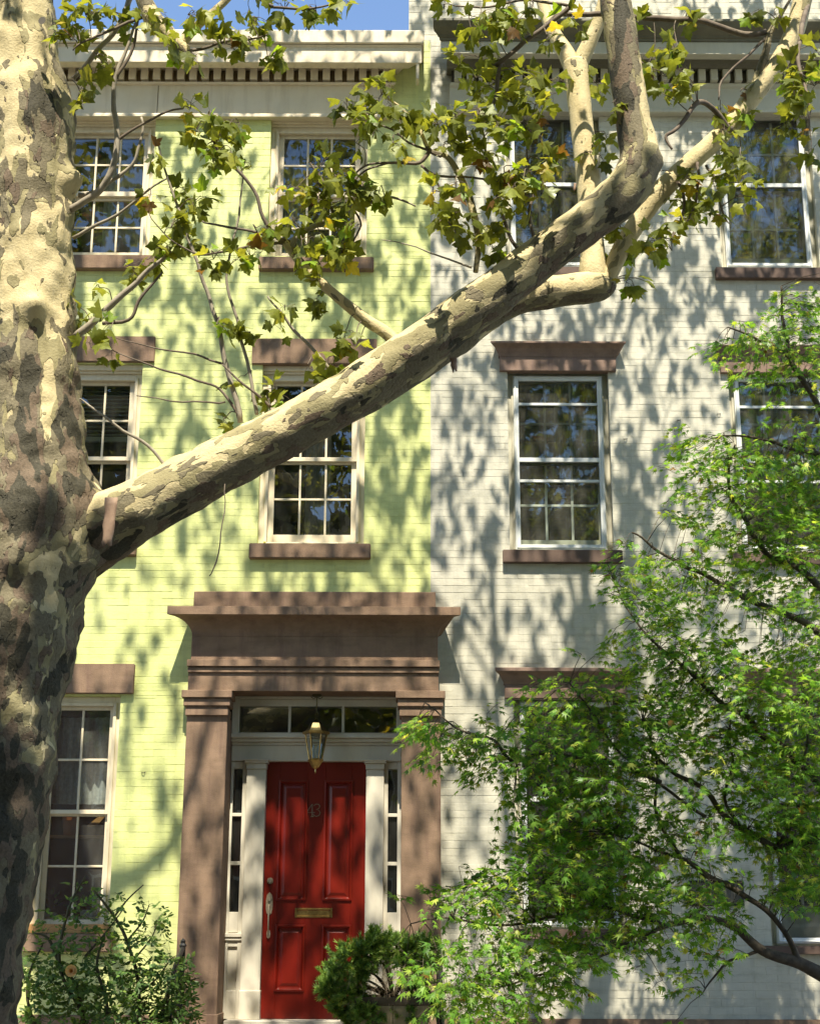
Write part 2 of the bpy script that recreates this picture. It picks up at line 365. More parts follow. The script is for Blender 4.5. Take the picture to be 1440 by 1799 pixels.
def lay_bricks(wall, seq, m, ok):
    cand = []; rest = []
    for r in seq:
        u, v = to_px(((r[0]+r[1])/2, 0, (r[2]+r[3])/2))
        full = abs((r[1]-r[0])-BL) < .004 and abs(r[3]-r[2]-COURSE) < .004
        (cand if full and ok(u, v) else rest).append((-v, r))
    cand.sort(key=lambda t: t[0]); keep = cand[:300]; rest += cand[300:]
    tm = []
    for t in range(4):
        mb = MB(); brick_faces(mb, -BL/2, BL/2, -COURSE/2, COURSE/2, 0, random.uniform(-.006, .006), random.uniform(-.005, .005))
        o = mb.build('brick', m, wall); tm.append(o.data); bpy.data.objects.remove(o)
    for _, r in keep:
        o = link('brick', random.choice(tm), wall); o.location = ((r[0]+r[1])/2, random.uniform(-.0012, .0012), (r[2]+r[3])/2)
    mb = MB()
    for _, r in rest: brick_faces(mb, *r, random.uniform(-.0014, .0014), random.uniform(-.006, .006), random.uniform(-.005, .005))
    o = mb.build('bricks', m, wall); o['kind'] = 'stuff'
lay_bricks(gw, bricks(XL, XB-.004, BASEZ, GTOP-.03, [*OP_G.values(), DOORHOLE]), GREEN,
           lambda u, v: 130 < u < 320 and v < 1660 or 320 <= u < 752 and v < 1035)
lay_bricks(rw, bricks(XB+.004, XR, BASEZ, 12.6, list(OP_R.values()), UPX, GTOP-.02), GREY,
           lambda u, v: 780 < u < 900 and v < 1640 or 900 <= u < 1130 and v < 1150 and u > 1080 or 780 < u < 1100 and 1000 < v < 1150)
# bodies behind the fronts: party walls, back, roof, floors
def shell(house, x0, x1, top, m, floors):
    mb = MB(); mb.box(x0, x0+.2, .33, 9, BASEZ, top); mb.box(x1-.2, x1, .33, 9, BASEZ, top); mb.box(x0+.2, x1-.2, 8.8, 9, BASEZ, top)
    mb.build('party_wall', m, house)
    MB().box(x0+.2, x1-.2, .05, 8.8, top-.25, top-.01).build('roof', TAR, house)
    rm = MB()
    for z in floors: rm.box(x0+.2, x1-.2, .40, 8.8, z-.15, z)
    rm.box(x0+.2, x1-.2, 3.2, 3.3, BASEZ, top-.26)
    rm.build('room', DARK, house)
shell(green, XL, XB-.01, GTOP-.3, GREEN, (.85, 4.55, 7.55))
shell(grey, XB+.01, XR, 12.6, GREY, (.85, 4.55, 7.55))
# ---------------------------------------------------------------- windows
def pane(win, x0, x1, z0, z1, y, m=GLASS):
    MB().add([(x0, y, z0), (x1, y, z0), (x1, y, z1), (x0, y, z1)], [(0, 1, 2, 3)]).build('pane', m, win)
def window(house, op, zs, cols, m, gw_=.75, cas=.07, yc=.085, sash_y=(.125, .165), head=.10, mb_w=.021, gm=GLASS, shelf=.03, mum=None):
    """double-hung window. zs = glass heights top -> bottom: (upper top, muntin, upper bottom, lower top, muntin, lower bottom)"""
    x0, x1, z0, z1 = op; cx = (x0+x1)/2
    mb = MB()
    h1 = z1-(zs[0]+.045)
    mb.box(x0, x0+cas, yc, .30, z0, z1); mb.box(x1-cas, x1, yc, .30, z0, z1)
    mb.box(x0+cas, x1-cas, yc+.002, .30, z1-h1, z1); mb.box(x0+cas, x1-cas, yc-.01, .30, z0, z0+shelf)
    mb.box(x0+cas-.02, x0+cas+.012, yc-.016, yc+.03, z0+shelf, z1-h1+.02); mb.box(x1-cas-.012, x1-cas+.02, yc-.016, yc+.03, z0+shelf, z1-h1+.02)
    mb.box(x0+cas+.012, x1-cas-.012, yc-.015, yc+.03, z1-h1-.012, z1-h1+.02)
    if h1 > .12: mb.box(x0+.001, x1-.001, yc-.05, yc, z1-.06, z1-.001); mb.box(x0+.001, x1-.001, yc-.025, yc, z1-.085, z1-.06)
    win = mb.build('window', m, house, .004)
    gl, gr = cx-gw_/2, cx+gw_/2
    for up, (zt, zm, zb), y in ((1, zs[:3], sash_y[0]), (0, zs[3:], sash_y[1])):
        s = MB(); st_l, st_r = x0+cas, x1-cas
        if up: top, bot = zs[0]+.045, (zs[2]+zs[3])/2-.012
        else: top, bot = (zs[2]+zs[3])/2+.012, z0+shelf
        s.box(st_l+.003, gl, y, y+.036, bot, top); s.box(gr, st_r-.003, y, y+.036, bot, top)
        s.box(gl, gr, y+.001, y+.035, zt, top-.001); s.box(gl, gr, y+.001, y+.035, bot+.001, zb)
        so = s.build('sash', m, win, .003)
        mu = MB(); w = mb_w/2
        zsplit = list(zm) if isinstance(zm, (tuple, list)) else [zm]
        for i in range(1, cols):
            x = gl+(gr-gl)*i/cols; mu.box(x-w, x+w, y+.004, y+.030, zb+.001, zt-.001)
        for z in zsplit: mu.box(gl+.001, gr-.001, y+.006, y+.028, z-w, z+w)
        mu.build('muntin', mum or m, win, .003)
        zz = [zt, *zsplit, zb]
        for i in range(cols):
            for a, b in zip(zz[:-1], zz[1:]):
                pane(win, gl+(gr-gl)*i/cols+.001, gl+(gr-gl)*(i+1)/cols-.001, b+.001, a-.001, y+.018+random.uniform(-.001, .001), gm)
    return win
zt = [Z(q, .12, 560) for q in (243, 290, 336.7, 350, 397, 441)]
zm = [Z(q, .12, 560) for q in (678, 740, 803, 813.5, 875, 937.5)]
zl = [Z(q, .12, 150) for q in (1248, 1335, 1423, 1434, 1522, 1616)]
w_t1 = window(green, OP_G['top1'], zt, 3, CREAM); w_t2 = window(green, OP_G['top2'], zt, 3, CREAM)
w_m1 = window(green, OP_G['mid1'], zm, 3, CREAM, .74); w_m2 = window(green, OP_G['mid2'], zm, 3, CREAM, .76)
w_l1 = window(green, OP_G['low1'], zl, 2, CREAM, .51, .065, gm=DUSTY)
# blinds behind the left middle window
b = MB()
zb1 = Z(768, .25, 200)
for i in range(int((zm[0]-zb1)/.042)):
    z = zm[0]-.02-i*.042; b.add([(CX1-.40, .235, z-.012), (CX1+.40, .235, z-.012), (CX1+.40, .265, z+.012), (CX1-.40, .265, z+.012)], [(0, 1, 2, 3)])
b.box(CX1-.40, CX1+.40, .235, .265, zb1-.05, zb1)
b.build('blind', BLIND, w_m1)
def drape(win, x0, x1, z0, z1, y, m, n=40, amp=.02):
    vs = []; fs = []
    for i in range(n+1):
        x = x0+(x1-x0)*i/n; yy = y+amp*math.sin(i*1.35)+amp*.6*math.sin(i*.53+1)
        vs += [(x, yy, z0), (x, yy, z1)]
        if i: fs.append((2*i-2, 2*i, 2*i+1, 2*i-1))
    return MB().add(vs, fs).build('curtain', m, win, smooth=True)
drape(w_l1, -3.42, -2.74, Z(1416, .3), Z(1264, .3), .26, CURTAIN)
drape(w_m2, CX2-.1, CX2+.16, Z(945, .4), Z(690, .4), .5, CURTAIN, 16)
drape(w_t2, CX2-.42, CX2-.20, Z(445, .3), Z(240, .3), .4, CURTAIN, 14); drape(w_t1, CX1-.1, CX1+.4, Z(445, .3), Z(240, .3), .5, CURTAIN, 20)
# grey house: wooden windows behind aluminium storm windows
def storm(win, op, zt_, zmeet, zb_, zlines, x_in=.10, top_h=.09):
    x0, x1, z0, z1 = op; a, b_ = x0+.06, x1-.06
    f = MB(); f.frame(a, b_, z0+.02, zt_+.05, .05, .05, .05, .05, .045, .095)
    f.frame(a+.012, b_-.012, z0+.034, zt_+.04, .012, .012, .012, .012, .036, .05)
    f.box(a+.05, b_-.05, .05, .09, zmeet-.022, zmeet+.022)
    for z in zlines: f.box(a+.05, b_-.05, .058, .088, z-.014, z+.014)
    f.build('storm_frame', ALU, win, .003)
    zz = [zt_+.003, *[z for z in sorted([zmeet, *zlines], reverse=True)], z0+.068]
    for p, q in zip(zz[:-1], zz[1:]): pane(win, a+.049, b_-.049, q+.002, p-.002, .072, STORM)
def grey_window(op, zs, lines, cols=3):
    w = window(grey, op, zs, cols, GCREAM, (op[1]-op[0])-.24, .06, .10, (.115, .15), .1, .024, mum=WHITE)
    storm(w, op, zs[0], (zs[2]+zs[3])/2, zs[5], lines); return w
zt3 = [Z(q, .13, 1300) for q in (212, 272, 327, 335, 401, 452)]
zm3 = [Z(q, .13, 960) for q in (674, 745, 808, 816, 887, 948)]
zl3 = [Z(q, .13, 1000) for q in (1245, 1339, 1402, 1410, 1500, 1590)]
g_t3 = grey_window(OP_R['top3'], zt3, []); g_t4 = grey_window(OP_R['top4'], zt3, [])
g_m3 = grey_window(OP_R['mid3'], zm3, [Z(710, .06, 960), Z(845, .06, 960)]); g_m4 = grey_window(OP_R['mid4'], zm3, [Z(715, .06, 1340), Z(845, .06, 960)])
g_l3 = grey_window(OP_R['low3'], zl3, []); g_l4 = grey_window(OP_R['low4'], zl3, [])
def shutters(win, cx, w, z0, z1, y=.30):
    n = 3
    for i in range(n):
        a = cx-w/2+i*w/n; b_ = a+w/n-.006
        s = MB(); s.frame(a, b_, z0, z1, .04, .04, .06, .05, y, y+.025)
        k = int((z1-z0-.11)/.034)
        for q in range(k):
            z = z0+.06+q*.034; s.add([(a+.04, y+.022, z), (b_-.04, y+.022, z), (b_-.04, y+.002, z+.026), (a+.04, y+.002, z+.026)], [(0, 1, 2, 3)])
        s.build('shutter', SHUTTER, win)
shutters(g_m3, CX3, .76, Z(952, .3), Z(842, .3)); shutters(g_m4, CX4-.1, .50, Z(952, .3), Z(842, .3)); shutters(g_l3, CX3, .78, Z(1590, .3), Z(1412, .3))
drape(g_m3, CX3-.02, CX3+.36, Z(842, .4), Z(672, .4), .24, CURTAIN); drape(g_m4, CX4-.38, CX4+.1, Z(842, .4), Z(672, .4), .24, CURTAIN)
drape(g_t4, CX4-.38, CX4+.0, Z(455, .4), Z(212, .4), .24, CURTAIN); drape(g_l4, CX4-.38, CX4+.38, Z(1400, .4), Z(1240, .4), .42, CURTAIN)
# ---------------------------------------------------------------- lintels and sills
def block(house, name, x0, x1, z0, z1, yf, m, bev=.008): return MB().box(x0, x1, -yf, .06, z0, z1).build(name, m, house, bev, seg=2)
block(green, 'lintel', CX2-.625, CX2+.625, Z(640, -.03), Z(595, -.03), .035, BROWN); block(green, 'lintel', CX1-.625, CX1+.625, Z(637, -.03), Z(592, -.03), .035, BROWN)
block(green, 'lintel', -3.57, -2.59, Z(1220, -.05), Z(1168, -.05), .05, BROWN, .006)
for cx, zs_, w in ((CX2, (473, 451), .585), (CX1, (473, 449), .585), (CX2, (981, 955), .585), (CX1, (977, 953), .55)):
    block(green, 'window_sill', cx-w, cx+w, Z(zs_[0], -.07), Z(zs_[1], -.07), .075, BROWN)
block(green, 'window_sill', -3.53, -2.66, Z(1675, -.07), Z(1643, -.07), .08, BROWN)
MB().box(-3.47, -2.70, -.03, .10, Z(1643, -.03)+.004, Z(1626, -.03)).build('window_stool', PINE, green, .004)
def cap_lintel(cx, z0, zm_, zt_, w):
    pr = [(.05, zm_), (-.045, zm_), (-.05, zm_+.02), (-.062, zm_+.045), (-.085, zm_+.08), (-.115, zm_+.105), (-.13, zm_+.115), (-.13, zt_), (.05, zt_)]
    mb = MB().prism_x(pr, cx-w, cx+w, lambda y: (max(0, -y-.045), max(0, -y-.045)))
    mb.box(cx-w+.01, cx+w-.01, -.045, .05, z0, zm_-.001)
    mb.build('lintel', BROWN2, grey, .003)
for cx, ys, w in ((CX3, (650, 625, 598), .59), (CX4, (652, 628, 603), .59), (CX3+.0, (1226, 1202, 1172), .585), (CX4+.05, (1226, 1202, 1172), .585)):
    cap_lintel(cx, Z(ys[0], -.045), Z(ys[1], -.06), Z(ys[2], -.13), w)
SILLB = paint('dark_brown_sill', (.10, .065, .05), (.14, .095, .075), .7, 5, .4, 100)
for cx, ys, w in ((CX3, (487, 467), .575), (CX4, (486, 467), .575), (CX3, (987, 965), .575), (CX4, (989, 967), .575), (CX3, (1650, 1632), .56), (CX4+.05, (1675, 1660), .56)):
    block(grey, 'window_sill', cx-w, cx+w, Z(ys[0], -.06), Z(ys[1], -.06), .065, SILLB, .005)
# vent grille low in the grey wall
vx0, vx1, vz0, vz1 = 2.541, 3.041, 1.90, 2.125
vg = MB().frame(vx0, vx1, vz0, vz1, .02, .02, .02, .02, -.02, .01).build('vent_grille', IRON, grey, .003)
MB().box(vx0+.02, vx1-.02, .002, .004, vz0+.02, vz1-.02).build('vent_back', DARK, vg)
s = MB()
for i in range(34):
    x = vx0+.026+i*(vx1-vx0-.052)/33; s.box(x-.0035, x+.0035, -.014, .0, vz0+.02, vz1-.02)
s.build('grille_bars', paint('grille_grey', (.10, .10, .09), (.16, .155, .14), .6, 20, .1), vg)
block(grey, 'water_table', XB+.02, XR, -.12, Z(1790, -.06), .06, BROWN, .01); block(green, 'water_table', XL, -2.13, -.12, Z(1786, -.06), .06, BROWN, .01)
# wall hooks: small iron stubs in the grey wall
for hx, hy in ((1262, 727), (1098, 771), (1192, 738), (252, 1357)):
    p = at(hx, hy, 0); h = MB().tube([p+Vector((-.018, .01, .004)), p+Vector((-.01, -.016, -.007)), p+Vector((.008, -.018, -.008)), p+Vector((.018, -.004, .004))], [.0035]*4, 6)
    h.build('wall_hook', IRON, grey if hx > 700 else green)
# ---------------------------------------------------------------- cornices
def zc(y, Y): return Z(y, Y, 600)
CR = Z  # alias
cor = MB()
yF = -.05
xr_f = X(690, 130, yF)
prof = [(.05, zc(205, yF)), (yF-.03, zc(205, yF-.03)), (yF-.03, zc(200, yF-.03)), (yF, zc(199, yF)), (yF, zc(150, yF)), (yF-.03, zc(148, yF-.03)), (yF-.05, zc(143.5, yF-.05)), (.05, zc(143.5, yF-.05))]
cornice = MB().prism_x(prof, XL, xr_f-.01, lambda y: (0, max(0, yF-y))).build('cornice', CREAM, green, .004)
zd0, zd1 = zc(143, -.07), zc(119, -.11)
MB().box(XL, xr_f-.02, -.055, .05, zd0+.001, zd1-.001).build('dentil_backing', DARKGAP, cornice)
n = 0; x = X(686, 130, -.11)
while x > XL+.1:
    MB().box(x-.076, x, -.115, -.05, zd0+.004, zd1-.002).build('dentil', CREAM, cornice, .004) if n == 0 else None
    if n == 0:
        d0 = [o for o in cornice.children if o.name.startswith('dentil') and 'back' not in o.name][0]; x00 = x
    else:
        d = d0.copy(); COL.objects.link(d); d.location.x += x-x00; d.location.z += random.uniform(-.002, .002); d.rotation_euler.y = random.uniform(-.01, .01)*0
    n += 1; x -= .1275
xe = X(741, 95, -.32)
z107, z83, z75, z50 = zc(107.5, -.32), zc(83, -.32), zc(75, -.36), zc(51, -.36)
bed = [(.05, zd1), (-.12, zd1), (-.14, zd1+.02), (-.165, zd1+.045), (-.18, z107+.005), (-.305, z107+.002), (-.305, z107-.012), (-.32, z107-.012), (-.32, z83), (-.335, z83+.01), (-.345, z83+.02), (.05, z83+.02)]
MB().prism_x(bed, XL, xe-.27, lambda y: (0, max(0, min(.27, -y-.05)))).build('corona', CREAM, cornice, .004)
MB().prism_x([(.05, z83+.022), (-.322, z83+.022), (-.33, z75-.004), (.05, z75-.004)], XL, xe+.002).build('gutter_joint', paint('rotten_joint', (.30, .24, .16), (.07, .05, .035), .9, 9, .8, 40), cornice)
g = MB().prism_x([(.25, z75), (-.36, z75), (-.365, z75+.01), (-.365, z50-.015), (-.35, z50), (.25, z50)], XL, X(745, 60, -.36)).build('gutter_board', CREAM, cornice, .004)
MB().box(X(277, 175, yF)-.004, X(277, 175, yF)+.004, yF-.003, .02, zc(199, yF), zc(151, yF)).build('board_joint', DARKGAP, cornice)
MB().prism_x([(-.05, zc(143, yF)), (-.31, z107-.0), (-.31, zc(140, -.28)), (-.06, zc(150, yF))], xe-.06, xe-.03).build('end_bracket', CREAM, cornice, .003)
# grey cornice
gx = X(760, 60, -.45)
z41, z62, z68, z94 = Z(41, -.45, 1000), Z(62, -.42, 1000), Z(67, -.40, 1000), Z(94.5, -.38, 1000)
zg_b = Z(120, -.14, 1000); zg_f = Z(142, -.12, 1000); zg_e = Z(196, -.05, 1000)
cprof = [(.05, z94+.03), (-.37, z94+.025), (-.37, z94), (-.39, z94), (-.39, z68-.03), (.05, z68-.03)]
kprof = [(.05, z68-.028), (-.40, z68-.028), (-.405, z68), (-.42, z68+.004), (-.425, z62), (-.46, z62+.02), (-.51, z62+.045), (-.545, z41-.035), (-.55, z41-.03), (-.55, z41), (.05, z41+.05)]
SHADE_OLIVE = paint('shade_toned_olive_trim', (.115, .11, .075), (.17, .16, .115), .5, 4, .3, 60, .4, (.07, .065, .045), .4)  # shade of the down-facing mouldings put into their colour
ret = lambda y: (max(0, min(.42, -y-.05)), 0)
gc = MB().prism_x(cprof, gx+.42, XR, ret).build('cornice', GCREAM, grey, .004)
MB().prism_x(kprof, gx+.42, XR, ret).build('crown_moulding', SHADE_OLIVE, gc, .004)
fpr = [(.05, zg_e-.02), (-.09, zg_e-.02), (-.09, zg_e+.02), (-.06, zg_e+.035), (-.06, zg_f-.05), (-.085, zg_f-.03), (-.095, zg_f), (.05, zg_f)]
MB().prism_x(fpr, .40, XR).build('frieze', GCREAM, gc, .004)
MB().prism_x([(.05, zg_b), (-.16, zg_b), (-.18, zg_b+.03), (-.24, zg_b+.08), (-.25, z94+.02), (.05, z94+.02)], .37, XR).build('bed_moulding', SHADE_OLIVE, gc, .004)
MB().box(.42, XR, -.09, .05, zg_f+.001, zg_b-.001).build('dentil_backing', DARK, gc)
x = .45; d0 = None
while x < XR-.1:
    if d0 is None: d0 = MB().box(x, x+.075, -.15, -.085, zg_f+.003, zg_b-.002).build('dentil', GCREAM, gc, .004); x00 = x
    else:
        d = d0.copy(); COL.objects.link(d); d.location.x += x-x00
    x += .128
# ---------------------------------------------------------------- doorway
dw_y = -.10                                       # front of pilasters
def xw(x, y, Y): return X(x, y, Y)
pl0, pl1 = xw(326, 1300, dw_y), xw(398, 1300, dw_y); pr0, pr1 = xw(705, 1300, dw_y), xw(774, 1300, dw_y)
ztop = Z(1258, dw_y)
arch = MB(); a0, a1 = xw(330, 1200, -.13), xw(770, 1200, -.13)
zsof = Z(1215, -.13)
arch.box(a0, a1, -.13, .20, zsof, Z(1184, -.13))
arch.box(a0-.005, a1+.005, -.15, .06, Z(1181.5, -.15)-.004, Z(1174, -.15)); arch.box(a0-.002, a1+.002, -.13, .06, Z(1184, -.13)+.001, Z(1181.5, -.15)-.005)
arch.box(a0-.003, a1+.003, -.135, .06, Z(1174, -.15)+.001, Z(1171, -.17)-.003); arch.box(a0-.012, a1+.012, -.172, .06, Z(1171, -.17)-.002, Z(1160, -.17))
surround = arch.build('doorway_surround', BROWN, green, .004)
f0, f1 = xw(336, 1140, -.13), xw(769, 1140, -.13); zf0, zf1 = Z(1160, -.17)+.001, Z(1119, -.13)
MB().box(f0, f1, -.13, .06, zf0, zf1).build('frieze', BROWN, surround, .003)
zb0, zb1 = Z(1080.5, -.34), Z(1066, -.34)
cov = [(.06, zf1+.001), (-.13, zf1+.001)]
for i in range(9):
    t = i/8*math.pi/2; cov.append((-.13-.19*(1-math.cos(t)), zf1+.003+(zb0-zf1-.006)*math.sin(t)))
cov += [(-.34, zb0), (-.34, zb1), (.06, zb1)]
hood = MB().prism_x(cov, f0, f1, lambda y: (max(0, -y-.13), max(0, -y-.13)))
hood.build('hood', BROWN, surround, .003)
MB().box(xw(340, 1053, -.10), xw(765, 1053, -.10), -.10, .06, zb1+.001, Z(1040, -.10)).build('blocking_course', BROWN, surround, .006)
for a, b_, cl, cr in ((pl0, pl1, xw(318.6, 1220, -.18), xw(407, 1220, -.18)), (pr0, pr1, xw(695, 1220, -.18), xw(782, 1220, -.18))):
    zb_ = Z(1784, dw_y)
    p = MB().box(a, b_, dw_y, .40, .80, ztop).build('pilaster', BROWN, surround, .006)
    MB().box(a-.012, b_+.012, dw_y-.02, .39, .78, zb_).build('plinth', BROWN, p, .005)
    c = MB(); ce = (cr-cl)
    for (y0, y1, dx, dy) in ((1258, 1245, .035, .135), (1245.5, 1241, .045, .128), (1241, 1228, .018, .155), (1228.4, 1226.5, .03, .145), (1226.5, 1213.5, 0, .18)):
        c.box(cl+dx, cr-dx, -dy, .12, Z(y0, -dy), Z(y1, -dy))
    c.build('capital', BROWN, surround, .004)
# recess: white frame, transom, sidelights, door
RY = .36
zdoor0, zdoor1 = Z(1792, RY), Z(1343, RY)
def xr(x, y): return X(x, y, RY)
fl, fr = pl1+.001, pr0-.001
fm = MB()
zt0, zt1, zt2 = Z(1290, .26), Z(1242, .26), zsof
fm.box(fl, fr, .20, .42, zsof-.02, Z(1184, -.13)-.03)                                    # soffit boards
fm.box(fl, fl+.07, .25, .42, zt0, zsof-.021); fm.box(fr-.05, fr, .25, .42, zt0, zsof-.021)
fm.box(fl+.07, fr-.05, .255, .42, zt1, zsof-.021); fm.box(fl+.07, fr-.05, .255, .42, zt0, zt0+.012)
for xx in (508.5, 602.5):
    c_ = X(xx, 1265, .26); fm.box(c_-.013, c_+.013, .262, .35, zt0+.012, zt1)
e0, e1, e2 = Z(1338, .31), Z(1310, .31), zt0
fm.box(fl, fr, .22, .42, Z(1297, .22), zt0-.001); fm.box(fl, fr, .26, .42, Z(1304, .26), Z(1297, .22)-.001); fm.box(fl, fr, .30, .42, Z(1310, .30), Z(1304, .26)-.001)
fm.box(fl, fr, .32, .42, e0, Z(1310, .30)-.001)
frame_o = fm.build('door_frame', DOORWHITE, green, .004)
edges = [fl+.072, X(508.5, 1265, .26)-.013, X(508.5, 1265, .26)+.013, X(602.5, 1265, .26)-.013, X(602.5, 1265, .26)+.013, fr-.052]
for i in (0, 2, 4): pane(frame_o, edges[i], edges[i+1], zt0+.012, zt1, .30)
dx0, dx1 = xr(464.5, 1500), xr(641.5, 1500)
wl0, wl1 = xr(431.5, 1450), dx0-.002; wr0, wr1 = dx1+.002, xr(674, 1450)
capz = Z(1352, .28)
for a, b_ in ((wl0, wl1), (wr0, wr1)):
    q = MB().box(a, b_, .30, .44, zdoor0, capz).box(a-.006, b_+.006, .285, .44, zdoor0-.002, Z(1742, .29))
    q.build('pilaster', DOORWHITE, frame_o, .004)
    q = MB().box(a-.005, b_+.005, .285, .43, capz+.001, capz+.055).box(a-.02, b_+.02, .262, .43, capz+.056, capz+.09).box(a-.032, b_+.032, .245, .43, capz+.091, e0-.001)
    q.build('capital', DOORWHITE, frame_o, .004)
def sidelight(a, b_, gl, gr, name):
    s = MB(); zs_ = [Z(q, RY) for q in (1352, 1430, 1436, 1515, 1521.5, 1604)]
    s.box(a, gl, RY-.02, .44, zdoor0, e0-.002); s.box(gr, b_, RY-.02, .44, zdoor0, e0-.002)
    s.box(gl, gr, RY-.018, .44, zs_[0], e0-.003); s.box(gl, gr, RY-.018, .44, zs_[2], zs_[1]); s.box(gl, gr, RY-.018, .44, zs_[4], zs_[3])
    s.box(gl, gr, RY-.018, .44, Z(1640, RY), zs_[5]); s.box(gl, gr, RY+.004, .44, zdoor0, Z(1640, RY)-.001)
    s.box(a-.001, b_+.001, RY-.045, RY, Z(1648, RY), Z(1641, RY)); s.box(a-.001, b_+.001, RY-.034, RY, Z(1654, RY), Z(1648, RY)-.001)
    s.box(gl-.001, gr+.001, RY-.016, RY+.01, zdoor0, Z(1742, RY)); s.box(gl-.001, gr+.001, RY-.016, RY+.01, Z(1665, RY), Z(1654, RY)-.001)
    o = s.build('sidelight', DOORWHITE, frame_o, .003)
    for k in (0, 2, 4): pane(frame_o, gl, gr, zs_[k+1], zs_[k], RY+.01)
sidelight(fl, wl0-.001, xr(406.5, 1480), xr(423, 1480), 'l'); sidelight(wr1+.001, fr, xr(681, 1480), xr(697.5, 1480), 'r')
# door leaf
DY = .40
dm = MB(); zdt, zdb = e0+.0, zdoor0
def xd(x): return X(x, 1600, DY)
st = [xd(486.5), xd(534.5), xd(568), xd(615)]
pz = [Z(1374, DY), Z(1581, DY), Z(1628, DY), Z(1741, DY)]
for a, b_ in ((dx0, st[0]), (st[1], st[2]), (st[3], dx1)): dm.box(a, b_, DY, DY+.045, zdb, zdt)
for a, b_ in ((st[0], st[1]), (st[2], st[3])):
    for c_, e_ in ((pz[0], zdt), (pz[2], pz[1]), (zdb, pz[3])): dm.box(a, b_, DY+.0004, DY+.045, c_, e_)
door = dm.build('door', RED, green, .002)
for a, b_ in ((st[0], st[1]), (st[2], st[3])):
    for zt_, zb_ in ((pz[0], pz[1]), (pz[2], pz[3])):
        p = MB(); w = .026
        # bolection moulding: sloping strips round the panel, then the flat
        def ring(o0, y0, o1, y1):
            A = [(a+o0, y0, zb_+o0), (b_-o0, y0, zb_+o0), (b_-o0, y0, zt_-o0), (a+o0, y0, zt_-o0)]
            B = [(a+o1, y1, zb_+o1), (b_-o1, y1, zb_+o1), (b_-o1, y1, zt_-o1), (a+o1, y1, zt_-o1)]
            p.add(A+B, [(k, (k+1) % 4, 4+(k+1) % 4, 4+k) for k in range(4)])
        ring(-.012, DY-.001, -.010, DY-.016); ring(-.010, DY-.016, .004, DY-.018); ring(.004, DY-.018, .018, DY+.004); ring(.018, DY+.004, .022, DY+.018)
        ring(.022, DY+.018, .034, DY+.018); ring(.034, DY+.018, .06, DY+.008)
        p.add([(a+.06, DY+.008, zb_+.06), (b_-.06, DY+.008, zb_+.06), (b_-.06, DY+.008, zt_-.06), (a+.06, DY+.008, zt_-.06)], [(0, 1, 2, 3)])
        p.build('panel', RED, door)
ms = MB(); m0, m1, mz0, mz1 = xd(518), xd(584), Z(1613, DY), Z(1596.5, DY)
ms.frame(m0, m1, mz0, mz1, .02, .02, .016, .016, DY-.008, DY+.002); ms.box(m0+.02, m1-.02, DY-.004, DY, mz0+.016, mz1-.022)
ms.build('mail_slot', BRASS, door, .002)
c_ = at(474.5, 1548, DY); q = MB(); q.cyl(c_, c_+Vector((0, -.012, 0)), .03, .027, 20); q.cyl(c_+Vector((0, -.012, 0)), c_+Vector((0, -.028, 0)), .019, .016, 16)
q.build('deadbolt', NICKEL, door, smooth=False)
hs = MB(); c_ = at(473, 1588, DY)
pts = [(0, -.105), (.022, -.085), (.03, -.045), (.03, .03), (.022, .075), (.0, .1), (-.022, .075), (-.03, .03), (-.03, -.045), (-.022, -.085)]
hs.add([(c_.x+x, DY-.009, c_.z+z) for x, z in pts]+[(c_.x+x*1.1, DY, c_.z+z*1.05) for x, z in pts], [tuple(range(10))]+[(k, (k+1) % 10, 10+(k+1) % 10, 10+k) for k in range(10)])
k_ = c_+Vector((0, 0, .04)); hs.cyl(k_, k_+Vector((0, -.024, 0)), .018, .016, 16)
hp = [c_+Vector(v) for v in ((0, -.005, -.01), (0, -.04, -.035), (0, -.058, -.09), (0, -.062, -.16), (0, -.052, -.225), (0, -.03, -.262), (0, -.004, -.28))]
hs.tube(spline(hp, 4), [.007]*25, 8)
lp = c_+Vector((0, -.0, -.275)); hs.lathe([(.001, -.04), (.016, -.03), (.02, -.0), (.016, .03), (.001, .04)], lp+Vector((0, -.006, 0)), 10)
hs.build('handle', NICKEL, door)
# house number 43
nb = MB(); o4 = at(545.5, 1424, DY-.006); H = .115
def stroke(pts, org, r=.0042): nb.tube([org+Vector((x*H, -.003, z*H)) for x, z in pts], [r]*len(pts), 6)
stroke([(.12, .5), (-.32, -.18), (.36, -.18)], o4); stroke([(.14, .5), (.14, -.5)], o4); stroke([(.02, -.5), (.26, -.5)], o4); stroke([(-.32, -.18), (-.33, -.1)], o4)
o3 = at(556.5, 1424, DY-.006)
stroke([(-.26, .36), (-.1, .5), (.14, .48), (.24, .34), (.18, .16), (-.04, .06), (.16, .0), (.28, -.18), (.2, -.4), (-.02, -.5), (-.24, -.42), (-.3, -.28)], o3)
nb.build('house_number', paint('tarnished_number', (.24, .17, .11), (.34, .25, .16), .4, 20, .1), door)
# threshold and stoop
MB().box(dx0-.3, dx1+.05, .10, .46, .80, zdoor0-.002).build('threshold', paint('pale_stone', (.5, .46, .38), (.58, .54, .45), .7, 8, .3), green, .006)
st_ = MB()
for i in range(5): st_.box(pl0-.1, pr1+.1, -.55-.29*i, (-.26-.29*i) if i else .10, -.02, .80-.165*i)
st_.build('stoop', BROWN, green, .01)

